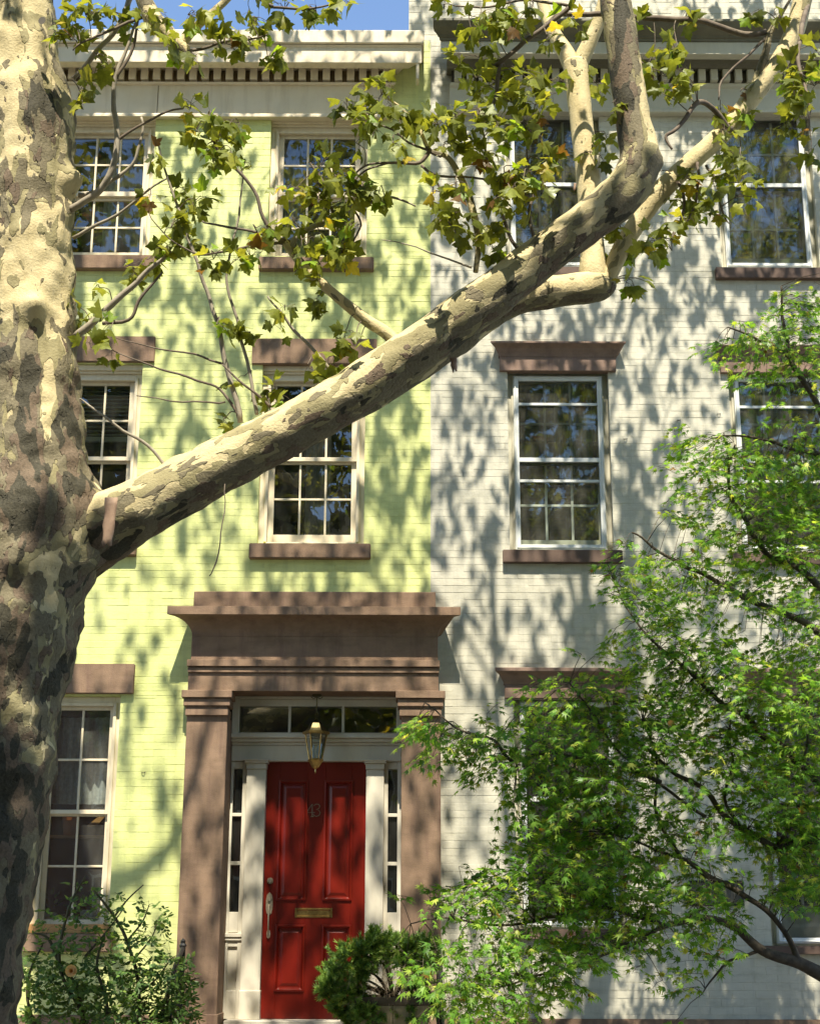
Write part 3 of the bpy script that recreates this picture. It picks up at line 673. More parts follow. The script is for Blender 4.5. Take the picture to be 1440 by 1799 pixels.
# ------------------------------------------------------------------ lantern hanging in the doorway
lc = at(555, 1300, .08); LX, LY = lc.x, .08
def lz(y): return Z(y, LY, 555)
lan = empty('hanging_lantern', (LX, LY, lz(1355)), 'six sided brass porch lantern hanging above the red door', 'lantern')
c = MB(); c.tube([(LX, LY, zsof-.001), (LX, LY, lz(1252))], [.006]*2, 8); c.lathe([(.04, -.02), (.045, -.01), (.045, 0)], (LX, LY, zsof-.0), 16)
for sx in (-1, 1): c.tube([Vector((LX, LY, zsof-.02)), Vector((LX+sx*.03, LY, zsof-.04)), Vector((LX+sx*.055, LY, zsof-.022))], [.004]*3, 6)
for k in range(2):
    rr = [(LX+.018*math.cos(a)*(1-k), LY+.018*math.cos(a)*k, lz(1257)-k*.02+.02*math.sin(a)) for a in np.linspace(0, 2*math.pi, 13)]
    c.tube(rr, [.004]*13, 6)
c.build('chain', BRONZE, lan)
MB().lathe([(.012, lz(1263)), (.03, lz(1266)), (.055, lz(1270)), (.085, lz(1280)), (.115, lz(1286))], (LX, LY, 0), 6).build('lantern_roof', BRONZE, lan)
b = MB().lathe([(.11, lz(1291)), (.128, lz(1290)), (.128, lz(1286)), (.11, lz(1285.5))], (LX, LY, 0), 6)
rb = .062; rt = .102; zb_, zt_ = lz(1334), lz(1291)
for k in range(6):
    a = 2*math.pi*k/6; u = Vector((math.cos(a), math.sin(a), 0)); b.tube([Vector((LX, LY, zb_))+u*rb, Vector((LX, LY, zt_))+u*rt], [.005]*2, 6)
b.lathe([(.06, lz(1340)), (.072, lz(1337)), (.072, lz(1334)), (.05, lz(1333))], (LX, LY, 0), 6)
b.lathe([(.008, lz(1352)), (.03, lz(1349)), (.055, lz(1341)), (.058, lz(1340))], (LX, LY, 0), 6); b.lathe([(.002, lz(1359)), (.010, lz(1356)), (.008, lz(1352))], (LX, LY, 0), 8)
b.build('lantern_frame', BRASS, lan)
for k in range(6):
    a0_, a1_ = 2*math.pi*k/6, 2*math.pi*(k+1)/6; V = lambda a, r, z: (LX+r*.97*math.cos(a), LY+r*.97*math.sin(a), z)
    MB().add([V(a0_, rb, zb_), V(a1_, rb, zb_), V(a1_, rt, zt_), V(a0_, rt, zt_)], [(0, 1, 2, 3)]).build('lantern_pane', LAMPGLASS, lan)
for dx_ in (-.022, .022):
    MB().lathe([(.009, zb_), (.009, zb_+.06), (.013, zb_+.075), (.015, zb_+.095), (.002, zb_+.135)], (LX+dx_, LY+.01*(1 if dx_ > 0 else -1), 0), 10).build('bulb', CHINA, lan)

# ------------------------------------------------------------------ iron railing posts at the stoop
def railing(px0, py0, Y, name, label, flip=1):
    p = at(px0, py0, Y); r = empty('stoop_railing', (p.x, Y, .3), label, 'railing')
    z1 = p.z
    MB().box(p.x-.022, p.x+.022, Y-.022, Y+.022, -.1, z1).lathe([(.03, 0), (.034, .012), (.02, .03), (.024, .05), (.003, .07)], (p.x, Y, z1), 8).build('newel_post', IRON, r, 0)
    MB().tube([Vector((p.x, Y, z1-.01)), Vector((p.x, Y-.35, z1-.14)), Vector((p.x, Y-1.15, z1-.62)), Vector((p.x, Y-1.3, z1-.74))], [.022]*4, 8).build('handrail', IRON, r)
    for k in range(1, 7):
        y = Y-k*.17; zt_ = z1-.05-.10*k*.9; MB().tube([Vector((p.x, y, .0)), Vector((p.x, y, zt_))], [.009]*2, 6).build('baluster', IRON, r)
    q = MB()
    for k in range(6):
        y = Y-.085-k*.17; zc_ = z1-.34-.095*k; q.tube([Vector((p.x, y+.06*math.sin(a), zc_+.08*math.cos(a))) for a in np.linspace(0, 2*math.pi, 13)], [.006]*13, 5)
    q.build('scroll', IRON, r)
    return r
railing(321, 1664, -.62, 'l', 'black wrought iron stoop railing half hidden behind the rose bush')
railing(771, 1668, -.62, 'r', 'black iron stoop railing behind the juniper in the planter')

# ------------------------------------------------------------------ leaf templates and instancing
def template(outline, centre, fold=.25, curl=.15):
    pts = [(0., centre)] + outline + [(-x, y) for x, y in outline[::-1] if x > 1e-6]
    v = np.array([(x, y, -abs(x)*fold - curl*max(0, y-.45)**2 - .35*curl*x*x) for x, y in pts]); v[0, 2] = 0
    n = len(pts)-1
    return v, np.array([(0, 1+i, 1+(i+1) % n) for i in range(n)])
PL = [(0, 0), (.10, -.05), (.26, -.07), (.40, .02), (.33, .12), (.50, .22), (.66, .42), (.50, .44), (.42, .50), (.25, .48), (.30, .62), (.22, .72), (.13, .80), (0, 1.0)]
plane_t = [template(PL, .3, f, c) for f, c in ((.2, .2), (.45, .5), (.05, .9), (.7, .2))]
def palmate(n=7, inner=.19, spread=4.3):
    out = []; 
    lens = [1., .94, .72, .45]
    half = [(0, 0)]
    angs = [0, .72, 1.40, 2.05]
    seq = []
    for k in (3, 2, 1, 0):
        a = angs[k]; seq.append((math.sin(a)*lens[k]*.62, .28+math.cos(a)*lens[k]*.72))
        if k: am = (angs[k]+angs[k-1])/2; seq.append((math.sin(am)*inner, .28+math.cos(am)*inner))
    return [(0, .08)] + seq
MP = palmate(); maple_t = [template(MP, .28, f, c) for f, c in ((.15, .2), (.4, .6), (.6, .1))]
OV = [(0, 0), (.20, .16), (.30, .42), (.22, .74), (0, 1.)]
oval_t = [template(OV, .45, f, c) for f, c in ((.25, .1), (.5, .4))]
def mesh_from(name, V, T, tint, mat):
    me = bpy.data.meshes.new(name); me.vertices.add(len(V)); me.vertices.foreach_set('co', V.astype(np.float32).ravel())
    me.loops.add(len(T)*3); me.loops.foreach_set('vertex_index', T.astype(np.int32).ravel())
    me.polygons.add(len(T)); me.polygons.foreach_set('loop_start', np.arange(0, len(T)*3, 3, dtype=np.int32))
    me.update(calc_edges=True)
    a = me.attributes.new('tint', 'FLOAT_COLOR', 'POINT'); a.data.foreach_set('color', np.c_[tint, np.ones(len(V))].astype(np.float32).ravel())
    me.polygons.foreach_set('use_smooth', [True]*len(T)); me.materials.append(mat); return me
def frames(tip, nrm):
    y = tip/np.linalg.norm(tip, axis=1, keepdims=True); z = nrm-y*(nrm*y).sum(1, keepdims=True); z /= np.linalg.norm(z, axis=1, keepdims=True)
    return np.stack([np.cross(y, z), y, z], 2)
def scatter(name, parent, mat, temps, pos, R, size, tint, singles=0, rest='foliage', key=None):
    """singles leaves that show largest become objects of their own, the rest one part"""
    N = len(pos); which = rng.integers(0, len(temps), N); single = np.zeros(N, bool)
    if singles:
        px_ = np.array([to_px(p) for p in pos]); inside = (px_[:, 0] > 0) & (px_[:, 0] < 1440) & (px_[:, 1] > 0) & (px_[:, 1] < 1799)
        scr = size/(pos[:, 1]+D)*np.where(inside, 1, 0)*(key if key is not None else 1)
        single[np.argsort(-scr)[:singles]] = True; single &= inside
        pal = {}
        for i in np.where(single)[0]:
            q = tuple(np.round(tint[i]/.03).astype(int)); kk = (which[i], q)
            if kk not in pal:
                v, t = temps[which[i]]; pal[kk] = mesh_from(name, v, t, np.repeat(tint[i][None], len(v), 0), mat)
            o = bpy.data.objects.new(name, pal[kk]); COL.objects.link(o); o.parent = parent; o.matrix_parent_inverse = Matrix.Translation(-wloc(parent))
            M = np.eye(4); M[:3, :3] = R[i]*size[i]; M[:3, 3] = pos[i]; o.matrix_basis = Matrix(M.tolist())
    Vs = []; Ts = []; Cs = []; b = 0
    for w in range(len(temps)):
        idx = np.where((which == w) & ~single)[0]
        if not len(idx): continue
        v, t = temps[w]; P = np.einsum('nij,vj->nvi', R[idx]*size[idx, None, None], v) + pos[idx, None]
        Vs.append(P.reshape(-1, 3)); Ts.append((t[None]+(np.arange(len(idx))*len(v))[:, None, None]).reshape(-1, 3)+b); Cs.append(np.repeat(tint[idx], len(v), 0)); b += P.shape[0]*P.shape[1]
    if Vs:
        o = link(rest, mesh_from(rest, np.concatenate(Vs), np.concatenate(Ts), np.concatenate(Cs), mat), parent); o['kind'] = 'stuff'
def tints(n, palette, w, jit=.2):
    p = np.array(palette)[rng.choice(len(palette), n, p=np.array(w)/sum(w))]; return p*(1+rng.uniform(-jit, jit, (n, 1)))
def rnd_dirs(n, bias, k):
    d = rng.normal(size=(n, 3))+np.array(bias)*k; return d/np.linalg.norm(d, axis=1, keepdims=True)

# ------------------------------------------------------------------ the plane tree
plane = empty('plane_tree', tuple(Vector((at(-110, 2155, -4.55).x, -4.55, 0))), 'big mottled plane tree with one long limb slanting across both houses', 'tree')
TB = [(-118, 2150, -4.55, 150), (-104, 1980, -4.55, 122), (-80, 1799, -4.55, 106), (-66, 1700, -4.55, 104), (-53, 1600, -4.55, 104), (-36, 1500, -4.55, 105), (-19, 1400, -4.55, 107), (-8, 1300, -4.55, 107), (6, 1200, -4.55, 110),
      (22, 1100, -4.55, 116), (40, 1000, -4.55, 120), (60, 925, -4.55, 124), (60, 855, -4.55, 108), (54, 780, -4.55, 94), (52, 700, -4.55, 88), (50, 600, -4.55, 83), (48, 500, -4.55, 80), (47, 400, -4.55, 81), (48, 300, -4.55, 80), (46, 200, -4.55, 80), (30, 100, -4.55, 73), (20, 0, -4.55, 74), (8, -150, -4.55, 70), (0, -320, -4.5, 64), (-20, -520, -4.45, 56), (-10, -800, -4.4, 46), (30, -1100, -4.3, 34), (40, -1500, -4.2, 20)]
def limb_pts(spec, k=6):
    q = spline(spec, k); P = [at(a, b, c) for a, b, c, _ in q]; r = [max(.003, w*mpp(a, b, c)) for a, b, c, w in q]; return P, r
SADD = []                                                    # skeleton points leaves may hang from
def fbm(p, s): return mnoise.noise(Vector(p)*s)
def woody(name, spec, n, old, mat, parent, k=6, rough=.03, bumps=(), flowk=1., blobs=(), under=0.):
    P, r = limb_pts(spec, k); seg = []
    def disp(p, d, rr):
        h = rr*rough*(fbm(p, 5.)*1.2+fbm(p, 13.)*.8)+.0018*fbm(p, 42.)
        for bp, br, bh in bumps:
            q = (p-bp).length
            h += bh*math.exp(-(q/br)**2)
        return h
    mb = MB().tube(P, r, n, disp); o = mb.build(name, mat, parent, smooth=True)
    me = o.data; N = len(P)
    # flow coordinates: metres round the stem, squeezed along it, so flakes are longer than wide
    u = np.zeros((len(me.vertices), 3), np.float32); od = np.zeros(len(me.vertices), np.float32); L = 0
    co = np.zeros(len(me.vertices)*3, np.float32); me.vertices.foreach_get('co', co); co = co.reshape(-1, 3)
    for i in range(N):
        if i: L += (P[i]-P[i-1]).length
        ov = old(P[i]) if callable(old) else old
        for kx in range(n):
            a = 2*math.pi*kx/n; j = i*n+kx
            u[j] = (math.cos(a)*r[i]*1.25, math.sin(a)*r[i]*1.25, L*.62*flowk+ (hash(name) % 1)); od[j] = ov
    u[:, 0] += spec[0][0]*.01
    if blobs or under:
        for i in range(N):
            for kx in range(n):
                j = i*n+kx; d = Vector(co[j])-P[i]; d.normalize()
                if under: od[j] += -d.z*under  # underside shade toned into the bark along with its old flakes
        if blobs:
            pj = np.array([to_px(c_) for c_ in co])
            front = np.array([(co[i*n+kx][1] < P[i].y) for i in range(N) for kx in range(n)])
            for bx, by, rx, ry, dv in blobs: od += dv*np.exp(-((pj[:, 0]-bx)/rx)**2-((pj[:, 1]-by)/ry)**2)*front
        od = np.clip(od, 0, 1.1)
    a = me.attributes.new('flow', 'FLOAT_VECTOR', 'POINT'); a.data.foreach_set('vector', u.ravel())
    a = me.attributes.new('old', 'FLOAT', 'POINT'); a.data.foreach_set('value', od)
    for p, rr in zip(P, r): SADD.append((p, rr))
    return o
def bump_at(x, y, Y, br, bh): return (at(x, y, Y), br, bh)
trunk_b = [bump_at(62, 535, -4.88, .075, .12), bump_at(122, 315, -4.62, .085, .085), bump_at(75, 48, -4.84, .075, .11), bump_at(22, 1405, -4.95, .11, -.16), bump_at(168, 900, -4.6, .13, .10), bump_at(172, 945, -4.6, .13, .10), bump_at(150, 985, -4.65, .11, .06), bump_at(150, 860, -4.6, .09, .05), bump_at(55, 1340, -4.93, .07, .06), bump_at(10, 1480, -4.95, .09, .05), bump_at(66, 1460, -4.93, .05, .04),
           bump_at(40, 1120, -4.98, .05, .03), bump_at(50, 1060, -4.98, .04, .03), bump_at(20, 1020, -4.98, .05, -.03), bump_at(130, 960, -4.9, .09, .05), bump_at(30, 985, -4.98, .06, .035), bump_at(12, 1180, -4.98, .04, .025), bump_at(40, 490, -4.85, .03, -.015), bump_at(8, 500, -4.85, .04, .02), bump_at(10, 320, -4.85, .04, .025), bump_at(72, 300, -4.85, .04, .02)]
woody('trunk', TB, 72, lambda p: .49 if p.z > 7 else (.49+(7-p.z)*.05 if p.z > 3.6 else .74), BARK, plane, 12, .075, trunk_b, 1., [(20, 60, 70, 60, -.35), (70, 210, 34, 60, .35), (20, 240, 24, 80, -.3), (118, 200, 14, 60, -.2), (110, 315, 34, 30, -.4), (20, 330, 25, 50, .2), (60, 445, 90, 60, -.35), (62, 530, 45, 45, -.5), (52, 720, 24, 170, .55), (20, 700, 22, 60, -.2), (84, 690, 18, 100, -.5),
    (122, 760, 24, 110, .3), (30, 880, 60, 60, .2), (80, 990, 40, 25, -.5), (70, 1180, 30, 120, -.12), (22, 1400, 42, 75, .75), (50, 1330, 20, 20, -.5), (45, 1480, 22, 18, -.4), (95, 1080, 25, 60, -.25), (30, 1250, 40, 30, -.3), (60, 1520, 10, 200, -.25), (0, 1650, 30, 120, .15), (85, 1330, 14, 90, -.15)])  # strongest dark blob paints the hollow's darkness into the bark
LIMB = [(20, 1010, -4.36, 60), (95, 970, -4.44, 72), (170, 934, -4.56, 66), (250, 893, -4.66, 54), (330, 848, -4.70, 50), (430, 797, -4.74, 47), (540, 737, -4.78, 45), (650, 668, -4.82, 42), (750, 600, -4.86, 39), (850, 528, -4.90, 40), (950, 452, -4.94, 37), (1040, 385, -4.98, 38), (1098, 334, -5.0, 39), (1123, 283, -5.0, 36), (1114, 222, -5.0, 31), (1103, 150, -5.0, 29), (1089, 50, -5.0, 28), (1080, -20, -4.98, 27), (1090, -130, -4.95, 26), (1120, -300, -4.9, 28), (1165, -480, -4.8, 25), (1190, -700, -4.7, 19), (1180, -1000, -4.6, 12)]
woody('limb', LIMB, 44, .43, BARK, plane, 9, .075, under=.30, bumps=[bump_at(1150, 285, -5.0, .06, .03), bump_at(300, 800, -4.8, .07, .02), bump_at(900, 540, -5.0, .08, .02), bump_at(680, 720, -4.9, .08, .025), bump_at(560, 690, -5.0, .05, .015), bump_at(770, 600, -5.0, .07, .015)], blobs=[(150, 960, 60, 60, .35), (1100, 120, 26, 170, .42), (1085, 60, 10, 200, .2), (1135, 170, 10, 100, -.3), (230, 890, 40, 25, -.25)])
LIMB2 = [(590, 745, -4.55, 10), (640, 710, -4.52, 20), (700, 672, -4.50, 22), (750, 635, -4.48, 24), (800, 597, -4.46, 28), (850, 552, -4.44, 31), (910, 522, -4.42, 30), (980, 512, -4.40, 28), (1035, 505, -4.38, 28), (1058, 500, -4.36, 25), (1072, 494, -4.36, 17), (1077, 490, -4.36, 4)]
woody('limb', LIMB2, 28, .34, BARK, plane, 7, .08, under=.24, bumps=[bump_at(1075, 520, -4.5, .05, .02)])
woody('limb', [(1045, 512, -4.37, 18), (1042, 480, -4.36, 25), (1040, 430, -4.34, 21), (1034, 330, -4.30, 21), (1024, 240, -4.26, 20), (1014, 150, -4.22, 21), (1010, 112, -4.2, 22)], 26, .10, BARK, plane, 7, .03)
woody('branch', [(1008, 125, -4.2, 16), (995, 95, -4.18, 15), (972, 55, -4.1, 12), (955, 10, -4.0, 11), (930, -90, -3.9, 9), (900, -250, -3.7, 7), (890, -420, -3.5, 4)], 16, .10, BARK, plane, 6, .03)
woody('branch', [(1012, 125, -4.2, 15), (1030, 85, -4.22, 14), (1048, 45, -4.25, 12), (1062, 0, -4.28, 12), (1080, -110, -4.3, 10), (1060, -300, -4.4, 7), (1080, -480, -4.4, 4)], 16, .16, BARK, plane, 6, .03)
woody('limb', [(1058, 515, -4.37, 13), (1072, 478, -4.38, 15), (1095, 430, -4.4, 16), (1130, 375, -4.42, 17), (1165, 330, -4.44, 18), (1215, 283, -4.46, 17), (1275, 228, -4.48, 17), (1325, 165, -4.5, 17), (1368, 108, -4.5, 17), (1395, 55, -4.5, 17), (1410, -5, -4.5, 17), (1440, -140, -4.5, 16), (1480, -330, -4.5, 13), (1490, -560, -4.4, 9)], 24, .17, BARK, plane, 7, .04)
woody('branch', [(1318, 172, -4.5, 8), (1332, 130, -4.52, 8), (1345, 90, -4.55, 7), (1352, 58, -4.56, 6), (1375, 20, -4.56, 3), (1398, -20, -4.6, 2)], 10, .5, BARK, plane, 5, .08)
# crown continuing out of the top of the picture
woody('limb', [(20, -260, -4.52, 24), (80, -420, -4.7, 18), (170, -560, -4.9, 13), (260, -760, -5.1, 9), (330, -1050, -5.2, 6)], 16, .3, BARK, plane, 5)
woody('branch', [(235, -60, -5.0, 16), (262, 20, -5.0, 16), (290, 55, -5.0, 15), (322, 84, -5.0, 11), (334, 98, -5.0, 5)], 14, .3, BARK, plane, 5, .12)
woody('branch', [(70, -390, -4.66, 17), (150, -250, -4.9, 16), (235, -60, -5.0, 16)], 14, .3, BARK, plane, 5)
woody('branch', [(318, 78, -5.0, 9), (345, 46, -5.0, 8), (375, 20, -5.0, 7), (405, -8, -5.0, 6), (450, -60, -5, 5)], 10, .05, BARK, plane, 5)

# thinner wood, by the pixels it follows
BRANCHES = [  # (spec, material)
 ([(120, 372, -4.6, 7), (160, 345, -4.65, 6.5), (192, 310, -4.7, 6), (207, 245, -4.72, 5.5), (199, 180, -4.75, 4.5), (203, 138, -4.78, 4), (236, 50, -4.8, 2.5), (262, -30, -4.8, 2)], GTWIG),
 ([(128, 138, -4.7, 4), (160, 105, -4.75, 4.5), (190, 65, -4.8, 4.5), (215, 30, -4.85, 5), (235, -20, -4.85, 5)], GTWIG),
 ([(205, 138, -4.78, 3), (222, 110, -4.8, 3), (238, 70, -4.82, 2.6), (244, 20, -4.85, 2)], TWIG),
 ([(138, 342, -4.6, 4.5), (180, 330, -4.62, 4), (232, 288, -4.66, 3.2), (246, 250, -4.68, 2.6), (248, 205, -4.7, 2)], GTWIG),
 ([(207, 245, -4.72, 3), (240, 220, -4.75, 2.4), (280, 200, -4.78, 2), (322, 190, -4.8, 1.6)], TWIG),
 ([(128, 418, -4.6, 3.6), (190, 385, -4.65, 3), (240, 350, -4.7, 2.4), (300, 308, -4.74, 1.6)], GTWIG),
 ([(132, 592, -4.6, 7.5), (170, 560, -4.65, 6.5), (205, 525, -4.7, 6), (240, 497, -4.72, 5), (270, 468, -4.75, 4), (300, 440, -4.8, 3)], GTWIG),
 ([(180, 568, -4.68, 3.6), (225, 560, -4.7, 3.2), (245, 530, -4.72, 3), (285, 478, -4.75, 2)], TWIG),
 ([(422, 742, -4.72, 5), (402, 650, -4.76, 4.6), (385, 580, -4.8, 4), (362, 510, -4.84, 3.4), (340, 445, -4.88, 3), (305, 340, -4.9, 2.4), (272, 240, -4.95, 1.6)], GTWIG),
 ([(451, 728, -4.72, 3.6), (440, 660, -4.74, 3.2), (425, 600, -4.76, 3), (405, 520, -4.8, 2.6), (398, 470, -4.84, 2.2), (420, 380, -4.86, 2), (425, 300, -4.9, 1.2)], GTWIG),
 ([(419, 735, -4.72, 3), (392, 690, -4.74, 2.4), (360, 672, -4.76, 2.2), (300, 655, -4.78, 2), (250, 640, -4.8, 1.4), (190, 610, -4.8, .9)], TWIG),
 ([(396, 640, -4.76, 2.2), (340, 622, -4.78, 1.8), (275, 610, -4.8, 1.3), (200, 592, -4.8, .8)], TWIG),
 ([(396, 706, -4.76, 1.8), (320, 706, -4.78, 1.4), (240, 695, -4.8, .9)], TWIG),
 ([(292, 822, -4.7, 3), (260, 782, -4.74, 3), (215, 755, -4.78, 2.6), (160, 712, -4.82, 2), (140, 700, -4.85, 1.2)], GTWIG),
 ([(475, 715, -4.75, 3), (450, 690, -4.78, 2.4), (420, 668, -4.8, 2), (390, 640, -4.8, 1.2)], TWIG),
 ([(580, 652, -4.76, 3.5), (545, 610, -4.8, 3.2), (510, 570, -4.84, 2.8), (490, 545, -4.88, 2), (470, 520, -4.9, 1.4)], GTWIG),
 ([(712, 622, -4.84, 11), (682, 588, -4.80, 11), (640, 560, -4.8, 10.5), (600, 528, -4.84, 9.5), (568, 500, -4.88, 9), (535, 470, -4.9, 8), (512, 440, -4.92, 7.5), (500, 425, -4.94, 6)], BARK),
 ([(512, 440, -4.92, 5.5), (535, 405, -4.94, 5.5), (575, 385, -4.96, 5), (620, 365, -4.98, 4.2), (665, 352, -5.0, 3.4), (690, 345, -5.0, 2.4), (730, 362, -5, 1.5)], GTWIG),
 ([(500, 428, -4.94, 4), (470, 395, -4.96, 3.6), (450, 345, -4.98, 3.2), (425, 305, -5.0, 3), (392, 275, -5.02, 2.8), (372, 240, -5.04, 2.4), (365, 200, -5.05, 1.8)], TWIG),
 ([(520, 430, -4.92, 3), (480, 415, -4.94, 2.6), (440, 405, -4.96, 2.4), (380, 395, -4.98, 2), (355, 388, -5, 1.5)], TWIG),
 ([(500, 428, -4.94, 3), (460, 428, -4.96, 2.6), (400, 440, -4.98, 2.2), (350, 445, -5, 1.8), (300, 420, -5.02, 1.2), (262, 375, -5.05, 1.0)], TWIG),
 ([(585, 378, -4.96, 2.6), (570, 330, -4.98, 2.4), (555, 300, -5, 2), (545, 285, -5, 1.4)], TWIG),
 ([(628, 362, -4.98, 2.4), (615, 330, -5, 2), (640, 300, -5, 1.8), (690, 285, -5, 1.4), (720, 283, -5, 1.2)], TWIG),
 ([(622, 368, -4.98, 2), (634, 395, -5, 1.8), (620, 425, -5, 1.4)], TWIG),
 ([(835, 478, -4.95, 5), (840, 420, -4.98, 6), (825, 350, -5.0, 6.5), (808, 310, -5.02, 6), (785, 275, -5.04, 5), (755, 264, -5.05, 4), (735, 225, -5.06, 3.2), (705, 190, -5.08, 2.6), (680, 172, -5.1, 2)], BARK),
 ([(755, 264, -5.05, 4), (735, 285, -5.06, 3.4), (700, 285, -5.07, 2.6), (650, 287, -5.08, 2), (615, 310, -5.08, 1.5)], TWIG),
 ([(740, 290, -5.06, 2.6), (770, 308, -5.08, 2.4), (830, 312, -5.08, 2), (890, 322, -5.1, 1.6)], TWIG),
 ([(775, 275, -5.05, 2.6), (720, 250, -5.06, 2), (690, 225, -5.08, 1.8), (650, 210, -5.08, 1.4)], TWIG),
 ([(760, 310, -5.08, 2), (780, 350, -5.08, 1.8), (795, 400, -5.08, 1.4)], TWIG),
 ([(930, 470, -4.95, 4), (900, 420, -5, 3.4), (880, 370, -5.02, 3), (860, 300, -5.04, 2.6), (850, 240, -5.05, 2), (842, 190, -5.05, 1.4)], TWIG),
 ([(945, 450, -4.98, 3.4), (930, 390, -5, 3), (935, 330, -5.02, 2.6), (925, 270, -5.04, 2), (935, 210, -5.06, 1.4)], TWIG),
 ([(828, 470, -4.95, 2), (770, 450, -5, 1.6), (720, 430, -5, 1.2), (670, 421, -5, .8)], GTWIG),
 ([(1285, 228, -4.6, 6), (1255, 195, -4.7, 5), (1235, 180, -4.8, 5), (1215, 188, -4.85, 4.5), (1190, 225, -4.9, 3.6), (1168, 240, -4.9, 2.8), (1180, 262, -4.9, 2)], TWIG),
 ([(1345, 55, -4.56, 5), (1310, 60, -4.6, 5.5), (1260, 45, -4.64, 5.5), (1215, 35, -4.68, 5.5), (1160, 32, -4.7, 5.5), (1110, 28, -4.7, 5.5), (1050, 25, -4.72, 5), (985, 24, -4.74, 4), (960, 40, -4.76, 2.5)], TWIG),
 ([(1346, 65, -4.56, 2.6), (1310, 100, -4.58, 2.4), (1270, 140, -4.6, 2), (1262, 175, -4.62, 1.4)], TWIG),
 ([(1120, 305, -4.98, 2.6), (1105, 345, -4.95, 2.2), (1075, 370, -4.92, 1.8)], TWIG),
 ([(1190, 320, -4.5, 3), (1200, 350, -4.55, 2.6), (1195, 390, -4.6, 2.2), (1180, 420, -4.65, 1.8)], TWIG),
 ([(1225, 285, -4.52, 3), (1228, 320, -4.56, 2.6), (1215, 370, -4.6, 2.2), (1200, 400, -4.6, 1.5)], TWIG),
 ([(1240, 290, -4.52, 2.6), (1262, 330, -4.56, 2.2), (1268, 370, -4.6, 1.8), (1280, 392, -4.6, 1)], TWIG),
 ([(870, 115, -4.9, 4), (920, 72, -4.95, 4.5), (965, 40, -4.98, 4.5), (1000, 10, -5, 4.5), (1040, -60, -5, 5)], TWIG),
 ([(880, 110, -4.9, 3), (872, 145, -4.92, 4), (868, 175, -4.94, 3), (850, 215, -4.95, 2)], TWIG),
 ([(480, 12, -5.1, 3), (450, -10, -5.1, 4), (420, -40, -5.1, 5)], TWIG),
 ([(480, 12, -5.1, 2.6), (530, 15, -5.1, 2.2), (590, 5, -5.1, 1.4)], TWIG),
 ([(330, 90, -5.02, 3), (380, 75, -5.04, 2.6), (430, 70, -5.06, 2), (470, 60, -5.08, 1.4)], TWIG),
 ([(250, 30, -4.98, 3), (200, 50, -5, 2.6), (150, 70, -5.02, 2), (128, 88, -5.02, 1.2)], TWIG),
 ([(395, 850, -4.85, .9), (392, 920, -4.86, 1), (378, 985, -4.88, 1.3), (368, 1012, -4.88, .9)], TWIG),
 ([(1000, 10, -5, 3), (930, -2, -5, 2.4), (860, 12, -5, 2), (800, 10, -5, 1.4)], TWIG),
 ([(1420, 0, -4.5, 5), (1400, 90, -4.9, 4), (1410, 140, -5.0, 3), (1425, 190, -5.1, 2)], TWIG),
]
for spec, m in BRANCHES:
    big = spec[0][3] >= 6 or m is BARK
    if m is BARK: woody('branch', spec, 12, .28, BARK, plane, 5, .08)
    else:
        P, r = limb_pts(spec, 4)
        P = [p+Vector((fbm(p+Vector((3, 1, 7)), 6.), fbm(p+Vector((8, 2, 5)), 6.), fbm(p, 6.)))*.018*(1 if 0 < i < len(P)-1 else 0) for i, p in enumerate(P)]
        MB().tube(P, r, 7).build('branch' if big else 'twig', m, plane, smooth=True)
        for p, rr in zip(P, r): SADD.append((p, rr))
# peeling strips of bark
def strip(px_, py_, Y, w, l, lean, label=None):
    p = at(px_, py_, Y); k = mpp(px_, py_, Y); vs = []; fs = []; n = 8; c = 5
    for i in range(n):
        t = i/(n-1)
        for j in range(c):
            a = (j/(c-1)-.5); wv = w*k*(1-.18*t+.06*math.sin(i*2+j))
            vs.append(p+Vector((a*wv*(1+.08*math.sin(i*1.7+1))+lean*k*t, -.004-.03*math.sin(t*2.2)+.02*(a*a)*4*t+.02*math.sin(3*t), -l*k*t+(.028*math.sin(j*2.9+1) if i == n-1 else 0))))
    for i in range(n-1):
        for j in range(c-1): fs.append((i*c+j, i*c+j+1, (i+1)*c+j+1, (i+1)*c+j))
    o = MB().add(vs, fs).build('bark_strip', STRIP, plane, smooth=True); m = o.modifiers.new('thick', 'SOLIDIFY'); m.thickness = .004
strip(196, 874, -4.90, 22, 88, -3); strip(796, 628, -4.72, 12, 26, 2)
strip(1010, 322, -5.0, 5, 14, -2)
# hole of the lost branch high on the trunk
hc = at(74, 36, -4.97); MB().lathe([(.001, .0), (.02, .001), (.026, .004)], (0, 0, 0), 10).build('branch_scar', DARK, plane).matrix_basis = Matrix.Translation(hc) @ Matrix.Rotation(math.radians(75), 4, 'X') @ Matrix.Diagonal((1, 1.5, 1, 1))

